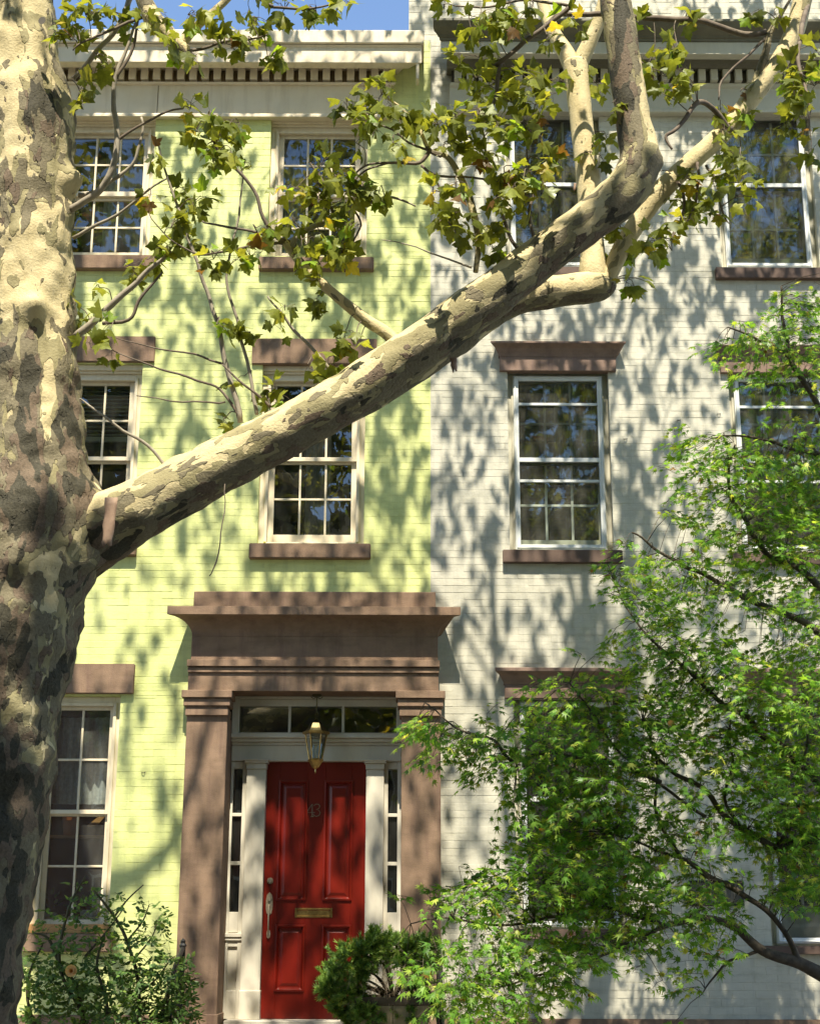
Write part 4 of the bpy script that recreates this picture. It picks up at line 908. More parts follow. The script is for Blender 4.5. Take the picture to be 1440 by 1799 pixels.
# leaves in the picture: clusters (x, y, radius px, number, depth)
CL = [(120,40,35,12),(150,25,40,14),(200,20,35,10),(260,25,40,12),(330,25,40,10),(330,95,30,9),(395,75,35,10),(440,30,40,12),(470,100,28,9),(440,75,28,8),(500,15,35,10),(555,18,32,9),(600,6,25,6),(125,70,26,8),
 (165,135,32,9),(150,170,24,6),(180,110,20,3),
 (370,200,32,8),(345,225,32,9),(390,240,34,10),(360,270,30,8),(420,215,24,6),(405,260,25,5),(430,285,18,2),(335,190,18,4),
 (280,275,18,4),(300,400,34,7),(330,375,40,9),(290,440,34,9),(345,350,28,6),(320,330,24,5),(260,455,28,6),(220,465,28,5),(330,420,30,7),(265,340,22,4),(375,455,34,6),(440,450,26,6),(405,465,24,5),(450,400,24,5),
 (160,560,24,5),(195,575,20,4),(140,540,20,3),(175,505,14,2),(160,610,18,3),(195,610,18,3),
 (380,570,20,4),(440,592,22,5),(400,572,16,3),(430,660,20,2),(395,735,18,3),(490,690,22,6),(470,700,14,3),(540,640,14,3),(590,625,20,3),(610,575,24,5),(625,590,18,2),(630,605,14,2),
 (555,300,40,12),(520,330,36,8),(590,310,38,11),(600,350,34,9),(630,320,30,7),(560,350,34,7),(640,340,30,7),(530,420,38,10),(570,420,36,10),(600,430,40,12),(620,400,30,7),(560,470,28,7),(590,460,30,8),(560,520,22,4),(500,545,24,3),(500,575,14,2),(515,385,24,5),(670,325,22,5),(625,250,14,1),
 (640,185,36,12),(670,165,32,10),(610,195,26,7),(690,195,34,10),(650,215,30,8),(720,205,22,6),(690,250,24,4),(655,240,20,4),
 (770,220,30,9),(800,205,34,10),(840,200,34,11),(820,240,34,10),(780,250,28,6),(860,150,40,14),(890,120,36,12),(930,140,36,12),(830,135,26,7),(900,180,40,14),(950,180,38,12),(880,230,40,12),(930,230,38,11),(970,140,34,9),(840,30,36,9),(890,40,38,12),(870,60,30,8),(930,25,34,9),(900,15,30,8),(960,60,26,6),(810,100,18,3),(830,60,22,4),
 (850,270,30,8),(890,290,32,8),(870,330,30,8),(920,310,32,9),(950,280,34,10),(900,340,34,9),(930,350,32,9),(800,330,26,7),(790,370,28,9),(800,410,26,7),(850,400,30,6),(770,390,22,5),(860,430,20,4),(880,400,24,5),(760,340,24,4),(835,300,18,3),(950,330,22,5),
 (1050,150,26,6),(1045,270,26,6),(1060,230,24,5),(1075,180,20,4),(1150,90,30,8),(1180,110,34,9),(1200,130,28,7),(1160,130,28,8),(1190,80,22,4),(1215,150,24,4),(1130,110,20,4),(1165,165,24,5),
 (1220,30,22,3),(1340,20,24,4),(1360,15,20,3),(1310,200,28,6),(1300,160,20,3),(1265,175,24,5),
 (1170,400,28,7),(1200,350,28,7),(1190,310,24,5),(1215,330,26,6),(1160,300,22,4),(1180,440,26,7),(1205,390,28,7),(1105,490,24,6),(1125,440,24,6),(1150,425,24,6),(1090,400,22,5),(1145,500,14,1),(1255,260,28,7),(1280,310,28,7),(1250,320,26,6),(1310,320,26,6),(1270,360,18,3),(1320,345,14,1),(1300,270,28,7),(1265,230,20,4),(1240,350,18,3),(1075,440,20,4),
 (1410,120,34,9),(1395,170,34,9),(1430,150,34,9),(1420,210,34,10),(1390,205,26,6),(1435,90,28,6),(1425,250,22,4),(1380,130,22,4),(1200,15,30,5),(1120,40,26,5),(1000,40,30,6),(780,15,30,6)]
SP = np.array([p for p, _ in SADD]); 
tw = MB(); LP = []; LT = []; LN = []; LS = []
for c in CL:
    x, y, rp, n = c
    # depth: that of the closest piece of wood as seen in the picture
    pxs = cl_px = None
    if 'SPX' not in globals():
        SPX = np.array([to_px(p) for p, _ in SADD]); SR = np.array([r for _, r in SADD])
    d2 = np.hypot(SPX[:, 0]-x, SPX[:, 1]-y)+SR*400
    i0 = int(np.argmin(d2)); base = Vector(SP[i0]); Yc = base.y+random.uniform(-.22, .12); ctr = at(x, y, Yc); k = mpp(x, y, Yc)
    R_ = rp*k
    main = spline([base, (base+ctr)/2+Vector((random.uniform(-.03, .03), random.uniform(-.03, .03), .03)), ctr], 4)
    if (ctr-base).length > .05: tw.tube([Vector(q) for q in main], list(np.linspace(.0042, .003, len(main))), 5, cap=False)
    ns = max(1, n//3); ends = []
    for s_ in range(ns):
        d = Vector(rnd_dirs(1, (0, -.2, .15), 1)[0]); e = ctr+d*R_*random.uniform(.5, 1.0); o_ = ctr if (ctr-base).length < .3 else Vector(main[random.randint(len(main)//2, len(main)-1)])
        tw.tube([o_, (o_+e)/2+Vector((0, 0, .02)), e], [.003, .0024, .0016], 5, cap=False); ends.append((o_, e))
    for q in range(int(n*1.35)+1):
        o_, e = ends[q % ns]; t = random.uniform(.35, 1.0); p = o_+(e-o_)*t
        d = Vector(rnd_dirs(1, tuple((e-o_).normalized()*.4+Vector((0, -.15, -.35))), 1.4)[0])
        pl_ = random.uniform(.03, .08); b_ = p+d*pl_; tw.tube([p, p+d*pl_*.5+Vector((0, 0, .008)), b_], [.0016, .0013, .0012], 4, cap=False)
        LP.append(b_); td = (d+Vector((random.gauss(0, .35), random.gauss(0, .35), random.gauss(-.35, .35)))).normalized(); LT.append(td)
        LN.append(Vector(rnd_dirs(1, (0, -.75, .75), 1.25)[0])); LS.append(random.triangular(.05, .14, .09))
o = tw.build('twigs', TWIG, plane); o['kind'] = 'stuff'
LP = np.array(LP); LT = np.array(LT); LN = np.array(LN); LS = np.array(LS)
PPAL = [(.20, .235, .036), (.13, .16, .026), (.25, .29, .044), (.34, .36, .055), (.46, .38, .04), (.17, .095, .03), (.25, .40, .035)]
PW = [34, 28, 24, 11, 2, 1.5, 5]
scatter('leaf', plane, PLANELEAF, plane_t, LP, frames(LT, LN), LS, tints(len(LP), PPAL, PW), 300)
# unseen crown overhead: leaf clumps shaped by a shade grid to dapple the fronts
SH = np.array([
 [.5,.5,.5,.5,.5,.38,.38,.38,.38],[.4,.35,.42,.48,.58,.58,.52,.48,.5],[.3,.34,.45,.52,.58,.52,.6,.5,.5],[.36,.38,.48,.55,.62,.55,.65,.55,.5],[.36,.42,.52,.55,.65,.5,.58,.42,.4],
 [.25,.25,.38,.52,.42,.55,.82,.5,.38],[.12,.12,.22,.6,.22,.28,.5,.4,.4],[.2,.2,.5,.86,.40,.38,.4,.4,.4],[.15,.15,.52,.76,.45,.35,.3,.3,.3],[.2,.2,.42,.6,.4,.25,.2,.2,.2]])
def shade(u, v):
    gx_ = min(max(u/180, 0), 7.999); gy_ = min(max(v/200, 0), 8.999); i, j = int(gx_), int(gy_); a, b = gx_-i, gy_-j
    return (SH[j, i]*(1-a)+SH[j, i+1]*a)*(1-b)+(SH[j+1, i]*(1-a)+SH[j+1, i+1]*a)*b
tanE = math.tan(SUN_EL); cp = []; cs = []; ctw = MB(); cct = []
area = 0; LEAFA = .0052
# expected leaves per square metre of wall (as the sun sees it: half of it)
nx, nz = 46, 60
for i in range(nx):
    for j in range(nz):
        xx = -5.2+(11.2)*(i+random.random())/nx; zz = -.4+(12.6)*(j+random.random())/nz
        u, v = to_px((xx, 0, zz)); s_ = shade(u, v); lam = -math.log(1-s_)*(11.2/nx)*(12.6/nz)*math.cos(SUN_EL)/LEAFA
        ncl = lam*((1.15 if s_ > .35 else .9)*(1. if xx < XB else .85))/6.; kq = int(ncl)+(random.random() < ncl-int(ncl))
        for _ in range(kq):
            smin = max(1.0, (11.75-zz)/(tanE+.687)); ss = smin+(random.uniform(.5, 3.4) if xx < XB else random.uniform(.1, 1.7))
            cct.append(Vector((xx, -ss, zz+ss*tanE)))
for c in cct:
    n = random.randint(4, 8); dirn = Vector(rnd_dirs(1, (0, 0, .2), .6)[0]); ln = random.uniform(.3, .6)
    a, b = c-dirn*ln*.5, c+dirn*ln*.5
    ctw.tube([a, c, b], [.006, .004, .002], 4, cap=False)
    for _ in range(n):
        p = a+(b-a)*random.random()+Vector(rng.normal(size=3)*.2)
        if p.z < 1.75+(D+p.y)*.69: continue
        cp.append(p); cs.append(random.triangular(.06, .16, .105))
cp = np.array(cp); nC = len(cp); print('crown leaves', nC, 'clumps', len(cct))
o = ctw.build('crown_twigs', TWIG, plane); o['kind'] = 'stuff'
scatter('leaf', plane, PLANELEAF, plane_t, cp, frames(rnd_dirs(nC, (0, 0, -.5), 1), rnd_dirs(nC, (0, -.2, 1), 1.2)), np.array(cs), tints(nC, PPAL, PW), 0, 'crown')
for q in range(16):                                             # boughs that carry the clumps
    c = cct[rng.integers(len(cct))]; b0 = Vector((at(8, -150, -4.55).x if c.x < -.8 else at(1120, -300, -4.9).x, -4.5, 9.4+random.uniform(0, 3.5)))
    mid = (b0+c)/2+Vector((random.uniform(-.3, .3), random.uniform(-.2, .2), random.uniform(0, .6)))
    if mid.z < 2.2+(D+mid.y)*.69: mid.z = 2.2+(D+mid.y)*.69
    P = [Vector(p) for p in spline([b0, mid, c], 7)]
    if all(p.z > 1.7+(D+p.y)*.69 for p in P): MB().tube(P, list(np.linspace(.028, .008, len(P))), 8).build('branch', GTWIG, plane, smooth=True)

# ------------------------------------------------------------------ Japanese maple at the right
MAP = """
..................12
.................366
................2566
..............245455
..............135565
...............24443
.................213
..................23
.............1222233
.............5766667
............13567778
.............3567888
.............3456888
.............2556888
..........2..1456888
..........444545566.
..........5655566667
..........34554.3466
...........3544.2456
..........345653.355
........1.2566655578
.......22336777667.8
......24456788777888
.2...334667788888889
.67643567788877888.9
..478766688865688889
....445678773.457889
......46887723467889
.....146786335346789
......57887666457899
......577886532.4789
....135678876422.689
..2465678886655.3688
.146675566776654.444
..13345555776565....
...2344567663.33....
.354446788.4.122....
.33566675...12......
..3455564....2......
..24555......1......
"""
rows = MAP.strip('\n').split('\n')
maple = empty('maple_tree', (at(1560, 1900, -2.3).x, -2.3, 0), 'bright green Japanese maple spreading in front of the grey house', 'tree')
MBR = [
 [(1620, 2000, -2.4, 40), (1560, 1800, -2.4, 34), (1500, 1745, -2.4, 24), (1440, 1712, -2.45, 16), (1385, 1690, -2.5, 13), (1340, 1668, -2.55, 11), (1290, 1632, -2.6, 9), (1230, 1612, -2.65, 7), (1170, 1628, -2.7, 5), (1120, 1650, -2.75, 3.5), (1060, 1665, -2.8, 2)],
 [(1400, 1698, -2.5, 8), (1390, 1660, -2.5, 7), (1375, 1630, -2.5, 6), (1330, 1590, -2.5, 6), (1290, 1565, -2.5, 6.5), (1240, 1535, -2.5, 6.5), (1210, 1515, -2.5, 5), (1150, 1490, -2.5, 3), (1080, 1470, -2.5, 2)],
 [(1580, 1850, -2.3, 30), (1520, 1600, -2.2, 24), (1470, 1480, -2.2, 18), (1400, 1480, -2.2, 9), (1360, 1490, -2.25, 8), (1300, 1455, -2.3, 7), (1270, 1430, -2.3, 6.5), (1230, 1385, -2.3, 5.5), (1180, 1355, -2.35, 4.5), (1130, 1310, -2.4, 3.5), (1075, 1255, -2.4, 2.5)],
 [(1470, 1480, -2.2, 16), (1440, 1380, -2.1, 13), (1380, 1320, -2.1, 10), (1340, 1290, -2.15, 8), (1310, 1260, -2.2, 7), (1265, 1235, -2.2, 5.5), (1220, 1190, -2.25, 4), (1160, 1140, -2.3, 3), (1110, 1080, -2.3, 2), (1075, 1020, -2.3, 1.2)],
 [(1520, 1600, -2.2, 20), (1530, 1350, -2.0, 18), (1490, 1180, -2.0, 14), (1440, 1112, -2.0, 9), (1380, 1082, -2.05, 7.5), (1330, 1056, -2.1, 7), (1270, 1025, -2.15, 5.5), (1210, 1000, -2.2, 4.5), (1160, 970, -2.2, 3.2), (1110, 935, -2.25, 2)],
 [(1490, 1180, -2.0, 12), (1450, 1050, -1.9, 9), (1400, 1000, -1.9, 7), (1345, 975, -1.95, 6.5), (1310, 915, -2, 5.5), (1285, 870, -2.05, 4.5), (1280, 830, -2.1, 3.2), (1290, 780, -2.1, 2)],
 [(1530, 1350, -2.0, 14), (1520, 1000, -1.8, 12), (1470, 800, -1.8, 9), (1440, 720, -1.85, 7), (1400, 655, -1.9, 6), (1385, 620, -1.9, 5), (1375, 560, -1.95, 3.4), (1372, 500, -2, 2)],
 [(1388, 630, -1.9, 4), (1350, 605, -1.95, 3.4), (1320, 590, -2, 2.6), (1280, 575, -2.05, 1.6)],
 [(1440, 800, -1.85, 5), (1400, 790, -1.9, 4), (1340, 770, -1.95, 3), (1270, 765, -2, 2)],
 [(1240, 1435, -2.4, 4), (1180, 1395, -2.45, 3.4), (1110, 1340, -2.5, 3), (1050, 1270, -2.5, 2.4), (1000, 1200, -2.5, 1.6)],
 [(1160, 1375, -2.5, 5), (1100, 1350, -2.6, 5.5), (1040, 1335, -2.65, 5), (960, 1325, -2.7, 4.5), (900, 1335, -2.7, 4.5), (860, 1300, -2.7, 3.2), (800, 1275, -2.7, 2.2), (745, 1235, -2.7, 1.2)],
 [(1170, 1628, -2.7, 5), (1080, 1600, -2.75, 4), (980, 1610, -2.8, 3.4), (880, 1625, -2.85, 2.8), (790, 1610, -2.9, 2), (720, 1620, -2.9, 1.3)],
 [(1120, 1650, -2.75, 4), (1040, 1690, -2.8, 3), (940, 1720, -2.85, 2.4), (850, 1740, -2.9, 1.8), (780, 1740, -2.9, 1.2)],
 [(1330, 1670, -2.55, 4), (1280, 1690, -2.6, 3), (1250, 1720, -2.6, 2.2), (1235, 1750, -2.6, 1.2)],
 [(1300, 1455, -2.3, 4), (1275, 1400, -2.3, 3.4), (1285, 1330, -2.3, 2.6), (1280, 1260, -2.3, 1.8)],
 [(1200, 1515, -2.5, 4.5), (1150, 1420, -2.5, 3.6), (1155, 1350, -2.5, 2.8), (1130, 1270, -2.5, 2)],
 [(1360, 1490, -2.25, 5), (1400, 1430, -2.2, 4), (1410, 1350, -2.2, 3), (1420, 1250, -2.15, 2)]]
MS = []
for i, sp in enumerate(MBR):
    P, r = limb_pts(sp, 5); r = [q*.8 for q in r]; P = [p+Vector((fbm(p, 4.), fbm(p+Vector((5, 5, 5)), 4.), fbm(p+Vector((9, 1, 3)), 4.)))*.03 for p in P]
    MB().tube(P, [max(.0025, q) for q in r], 9).build('trunk' if i == 0 else 'branch', MBARK, maple, smooth=True); MS += P
MSA = np.array(MS); MSP = np.array([to_px(p) for p in MS])
mp_, mt, mn, msz, mtone = [], [], [], [], []; mtw = MB()
# sprays: short twigs carrying leaves in a loose, nearly level fan
for j, row in enumerate(rows):
    for i, ch in enumerate(row.ljust(20, '.')):
        if ch == '.': continue
        dens = int(ch)
        nsp = dens*1.0; nsp = int(nsp)+(random.random() < nsp-int(nsp))
        for _ in range(nsp):
            x, y = 660+40*(i+random.random()), 480+33*(j+random.random())
            d = np.hypot(MSP[:, 0]-x, MSP[:, 1]-y); i0 = int(np.argmin(d)); bY = MSA[i0, 1]
            Yc = bY+random.gauss(-.05, .30); c = at(x, y, Yc)
            to = c-Vector(MSA[i0]); to.z *= .6
            dirn = (to.normalized()*.9+Vector(rng.normal(size=3)*.4)); dirn.z = dirn.z*.4-.10; dirn.normalize()
            L_ = random.uniform(.16, .34); a = c-dirn*L_*.5; b = c+dirn*L_*.5-Vector((0, 0, .03))
            if d[i0]*mpp(x, y, Yc) < .6 and random.random() < .75:
                mtw.tube([Vector(MSA[i0]), (Vector(MSA[i0])+a)/2+Vector((0, 0, .02)), a], [.0040, .0028, .002], 4, cap=False)
            mtw.tube([a, c, b], [.0022, .0017, .001], 4, cap=False)
            n = random.randint(7, 12); plane_n = Vector(rnd_dirs(1, (0, -.25, 1), 2.6)[0]); across = dirn.cross(plane_n).normalized()
            tone = random.uniform(.82, 1.2)
            for q in range(n):
                t = (q+.5)/n; p = a+(c-a)*2*t if t < .5 else c+(b-c)*(2*t-1); sd = 1 if q % 2 else -1
                off = across*sd*random.uniform(.02, .07)*(1.2-t*.6)
                mtw.tube([p, p+off], [.0011, .0008], 3, cap=False)
                td = (dirn*.8+across*sd*random.uniform(.2, .9)+Vector(rng.normal(size=3)*.18)+Vector((0, 0, -.2))).normalized()
                mp_.append(p+off); mt.append(td); mn.append((plane_n+Vector(rng.normal(size=3)*.3)).normalized()); msz.append(random.triangular(.05, .112, .08)); mtone.append(tone)
o = mtw.build('twigs', MBARK, maple); o['kind'] = 'stuff'
mp_ = np.array(mp_); nM = len(mp_); print('maple leaves', nM)
MPAL = [(.145, .32, .040), (.095, .23, .032), (.21, .39, .048), (.33, .48, .07), (.48, .55, .11), (.22, .13, .03)]
scatter('leaf', maple, MAPLELEAF, maple_t, mp_, frames(np.array(mt), np.array(mn)), np.array(msz), tints(nM, MPAL, [32, 20, 28, 15, 6, 1.2])*np.array(mtone)[:, None], 300)

# ------------------------------------------------------------------ rose bush at the lower left
rose = empty('rose_bush', (at(190, 1950, -1.5).x, -1.5, 0), 'leafy rose bush with one peach bloom under the lower window', 'rose bush')
RB = [[(190, 2000, -1.5, 4), (150, 1800, -1.55, 3.4), (105, 1700, -1.6, 3), (120, 1600, -1.65, 2.4), (150, 1540, -1.7, 1.6)],
 [(230, 2000, -1.5, 4), (245, 1760, -1.5, 3.2), (225, 1660, -1.55, 3), (200, 1610, -1.55, 2.6), (165, 1565, -1.6, 1.6)],
 [(180, 2000, -1.5, 4), (140, 1760, -1.5, 4.4), (108, 1700, -1.5, 4), (85, 1650, -1.5, 2.6), (60, 1640, -1.5, 1.5)],
 [(150, 2000, -1.5, 4), (60, 1800, -1.6, 3), (50, 1720, -1.6, 2.4), (75, 1660, -1.6, 1.6)],
 [(260, 2000, -1.5, 4), (290, 1790, -1.6, 3), (300, 1740, -1.65, 2.2), (350, 1718, -1.7, 1.3)],
 [(200, 2000, -1.5, 4), (190, 1780, -1.7, 3), (170, 1700, -1.7, 2.6), (185, 1640, -1.7, 1.6)],
 [(200, 1612, -1.55, 2), (225, 1580, -1.55, 1.5), (252, 1555, -1.55, 1)], [(222, 1655, -1.55, 2), (250, 1620, -1.55, 1.5), (262, 1590, -1.55, .9)], [(232, 1690, -1.55, 2), (265, 1650, -1.55, 1.4), (275, 1625, -1.55, .9)],
 [(150, 1680, -1.6, 2), (185, 1640, -1.6, 1.6), (215, 1600, -1.6, 1)], [(240, 1750, -1.5, 2), (275, 1720, -1.55, 1.6), (300, 1685, -1.6, 1)]]
RS = []
for sp in RB:
    P, r = limb_pts(sp, 5); MB().tube(P, r, 7).build('stem', RCANE, rose, smooth=True); RS += [p for p in P if to_px(p)[1] < 1860]
RMAP = """
..1.....
..2211..
.122222.
1222232.
3233332.
57765565
67776678
57876789
56568899
67768899
"""
rp, rt, rn, rs = [], [], [], []; rtw = MB()
RSP = np.array([to_px(p) for p in RS])
for j, row in enumerate(RMAP.strip('\n').split('\n')):
    for i, ch in enumerate(row):
        if ch == '.': continue
        for _ in range(int(int(ch)*2.5)+1):
            x, y = 35+38*(i+random.random()), 1535+29*(j+random.random()); i0 = int(np.argmin(np.hypot(RSP[:, 0]-x, RSP[:, 1]-y)))
            Yc = RS[i0].y+random.gauss(0, .18); c = at(x, y, Yc); d = Vector(rnd_dirs(1, (.2, -.3, .1), 1)[0]); d.z *= .5; d.normalize(); L_ = random.uniform(.06, .1)
            if (c-RS[i0]).length < .35: rtw.tube([RS[i0], (RS[i0]+c)/2+Vector((0, 0, .02)), c], [.002, .0015, .001], 4, cap=False)
            e = c+d*L_; rtw.tube([c, e], [.001, .0008], 4, cap=False); nn = Vector(rnd_dirs(1, (0, -.4, 1), 2)[0])
            side = d.cross(nn).normalized()
            for t, sd in ((.35, 1), (.35, -1), (.75, 1), (.75, -1), (1, 0)):
                td = (d*(.6 if sd else 1)+side*sd+Vector(rng.normal(size=3)*.2)).normalized(); rp.append(c+d*L_*t); rt.append(td); rn.append((nn+Vector(rng.normal(size=3)*.3)).normalized()); rs.append(random.uniform(.035, .058))
o = rtw.build('stalks', RCANE, rose); o['kind'] = 'stuff'
rp = np.array(rp); nR = len(rp); print('rose leaflets', nR)
scatter('leaf', rose, ROSELEAF, oval_t, rp, frames(np.array(rt), np.array(rn)), np.array(rs), tints(nR, [(.10, .19, .045), (.07, .14, .035), (.15, .26, .06), (.23, .34, .07)], [35, 30, 25, 8]), 300)
fc = at(126, 1706, -1.95); petals = empty('tmp', fc, None, None); bpy.data.objects.remove(petals)
hd = MB().lathe([(.002, -.02), (.012, -.012), (.016, 0), (.008, .012)], (0, 0, 0), 8).build('flower', PINE, rose); hd.matrix_basis = Matrix.Translation(fc) @ Matrix.Rotation(math.radians(65), 4, 'X')
pv, ptri = template([(0, 0), (.3, .15), (.48, .5), (.42, .85), (.2, 1.0), (0, .96)], .5, -.15, -.5)
pms = [mesh_from('petal', pv, ptri, np.repeat(np.array([c_]), len(pv), 0), PETAL) for c_ in ((.72, .50, .24), (.75, .58, .33), (.70, .42, .16))]
pm = None
for ring_, (n_, sz, el) in enumerate(((7, .052, .35), (6, .042, .8), (5, .03, 1.15))):
    for q in range(n_):
        a = 2*math.pi*q/n_+ring_*.4; d = Vector((math.cos(a)*math.cos(el), -math.sin(el), math.sin(a)*math.cos(el))); nn = Vector((-math.cos(a)*math.sin(el), -math.cos(el), -math.sin(a)*math.sin(el)))
        F_ = frames(np.array([d]), np.array([nn]))[0]*sz; M = np.eye(4); M[:3, :3] = F_; M[:3, 3] = fc+Vector((0, -.004*ring_, 0))
        o = bpy.data.objects.new('petal', pms[ring_]); COL.objects.link(o); o.parent = rose; o.matrix_parent_inverse = Matrix.Translation(-wloc(rose)); o.matrix_basis = Matrix(M.tolist())

# ------------------------------------------------------------------ juniper in a planter by the stoop
pc = at(690, 1790, -1.7)
plt = empty('planter', (pc.x, -1.7, 0), 'weathered wooden planter box holding the juniper beside the red door', 'planter')
pw = .26; pzt = at(690, 1752, -1.9).z
for k, (dx_, dy_) in enumerate(((0, -1), (0, 1), (-1, 0), (1, 0))):
    if dx_ == 0:
        for q in range(4):
            w = 2*pw/4; MB().box(pc.x-pw+q*w+.002, pc.x-pw+(q+1)*w-.002, -1.7+dy_*pw-.012, -1.7+dy_*pw+.012, .0, pzt-.06).build('plank', PLANK, plt, .003)
    else:
        for q in range(4):
            w = 2*pw/4; MB().box(pc.x+dx_*pw-.012, pc.x+dx_*pw+.012, -1.7-pw+.015+q*w*.95, -1.7-pw+.013+(q+1)*w*.95, .0, pzt-.06).build('plank', PLANK, plt, .003)
MB().frame(pc.x-pw-.03, pc.x+pw+.03, 0, 1, .0, .0, 0, 0, 0, 0)
rim = MB()
rim.box(pc.x-pw-.03, pc.x+pw+.03, -1.7-pw-.03, -1.7-pw+.03, pzt-.059, pzt); rim.box(pc.x-pw-.03, pc.x+pw+.03, -1.7+pw-.03, -1.7+pw+.03, pzt-.059, pzt)
rim.box(pc.x-pw-.03, pc.x-pw+.03, -1.7-pw+.031, -1.7+pw-.031, pzt-.058, pzt-.001); rim.box(pc.x+pw-.03, pc.x+pw+.03, -1.7-pw+.031, -1.7+pw-.031, pzt-.058, pzt-.001)
rim.build('rim', paint('dark_rim_wood', (.06, .045, .03), (.10, .075, .05), .7, 9, .3), plt, .004)
MB().box(pc.x-pw+.03, pc.x+pw-.03, -1.7-pw+.03, -1.7+pw-.03, pzt-.12, pzt-.03).build('soil', SOIL, plt)
jun = empty('juniper_bush', (pc.x, -1.7, pzt-.03), 'low feathery juniper with bare inner twigs growing in the planter', 'shrub')
JC = [(610,1690,42),(650,1675,40),(690,1668,38),(730,1672,36),(745,1690,30),(590,1720,34),(582,1745,26),(595,1770,22),(632,1705,24),(708,1690,24),(735,1725,30),(620,1745,30),(650,1785,30),(690,1795,30),(660,1660,30),(722,1768,20),(655,1815,34),(610,1790,20),(715,1790,34),(745,1775,28),(636,1778,20),(575,1735,18),(755,1665,20)]
root = Vector((pc.x, -1.7, pzt-.03)); jb = MB(); jp, jt, jn, js = [], [], [], []
for x, y, rp_ in JC:
    rp_ *= .84
    Yc = -1.75+random.uniform(-.22, .15); c = at(x, y, Yc); k = mpp(x, y, Yc); mid = (root+c)/2+Vector((random.uniform(-.05, .05), -.04, .06))
    P = [Vector(p) for p in spline([root, mid, c], 5)]; MB().tube(P, list(np.linspace(.014, .004, len(P))), 6).build('branch', PLANK if random.random() < .4 else MBARK, jun, smooth=True)
    for _ in range(int(rp_*1.9)):
        d = Vector(rnd_dirs(1, (0, -.2, .35), 1)[0]); p = c+d*rp_*k*random.uniform(.35, 1.)
        tip = (d+Vector((0, 0, .25))+Vector(rng.normal(size=3)*.3)).normalized()
        jb.tube([c+(p-c)*.45, p], [.0015, .001], 3, cap=False)
        for q in range(9):
            t2 = (tip+Vector(rng.normal(size=3)*.55)).normalized(); jp.append(p+tip*.008*q-tip*.03); jt.append(t2); jn.append(Vector(rng.normal(size=3))); js.append(random.uniform(.035, .065))
o = jb.build('twigs', MBARK, jun); o['kind'] = 'stuff'
dd = MB()
for _ in range(230):
    a = at(random.uniform(615, 740), random.gauss(1738, 20), -1.80-random.uniform(0, .16)); d = Vector(rnd_dirs(1, (0, -.2, -.2), 1)[0]); dd.tube([a, a+d*.05+Vector((0, 0, .01)), a+d*random.uniform(.07, .13)], [.0022, .0016, .001], 4, cap=False)
o = dd.build('dead_twigs', paint('dead_twig', (.26, .19, .13), (.36, .28, .2), .8, 10, .2), jun); o['kind'] = 'stuff'
def fan():
    V = []; T = []
    for a, l, z in ((0, 1, 0), (.5, .75, .1), (-.5, .75, .1), (1.0, .55, -.1), (-1.0, .55, -.1), (.25, .8, -.25), (-.25, .8, .25)):
        b = len(V); c, s_ = math.cos(a), math.sin(a); w = .07
        V += [(-w*c, w*s_*.5, 0), (w*c, -w*s_*.5, 0), (s_*l+w*.7*c, c*l*.75-w*.7*s_, z*.7), (s_*l, c*l, z)]; T += [(b, b+1, b+2), (b, b+2, b+3)]
    return np.array(V), np.array(T)
NEED = [fan()]
jp = np.array(jp); print('juniper', len(jp))
scatter('spray', jun, JUNILEAF, NEED, jp, frames(np.array(jt), np.array(jn)), np.array(js), tints(len(jp), [(.17, .30, .065), (.10, .20, .045), (.27, .42, .09), (.40, .52, .14)], [34, 30, 26, 10]), 0, 'foliage')

# ------------------------------------------------------------------ the other side of the street, seen only as reflections in the panes
OB = [paint('opposite_red_brick', (.27, .12, .08), (.33, .16, .11), .8, 4, .3), paint('opposite_tan_brick', (.40, .32, .22), (.46, .37, .27), .8, 4, .3)]
for hi, (hx0, hx1, hh, lab) in enumerate(((-9.6, -2.2, 10.6, 'red brick row house across the street, mirrored in the low panes'), (-2.18, 4.6, 10.2, 'tan brick row house across the street, mirrored in the low panes'), (4.62, 11.5, 10.9, 'second red brick row house across the street, mirrored beside the tan one'))):
    h = empty('row_house', ((hx0+hx1)/2, -17, 0), lab, 'house', None)
    MB().box(hx0, hx1, -26, -17.0, -.1, hh).build('wall', OB[hi % 2], h)
    MB().box(hx0, hx1, -16.999, -16.6, hh-.7, hh+.1).build('cornice', CREAM, h)
    for r_ in range(3):
        for c_ in range(3):
            wx = hx0+1.3+c_*(hx1-hx0-2.6)/2; wz = 1.9+r_*3.1
            f = MB().frame(wx-.55, wx+.55, wz-.95, wz+.95, .08, .08, .08, .08, -17.0, -16.95).box(wx-.47, wx+.47, -17, -16.96, wz-.03, wz+.03).build('window', WHITE, h)
            MB().add([(wx-.47, -16.97, wz-.87), (wx+.47, -16.97, wz-.87), (wx+.47, -16.97, wz+.87), (wx-.47, -16.97, wz+.87)], [(0, 1, 2, 3)]).build('pane', DARK, f)
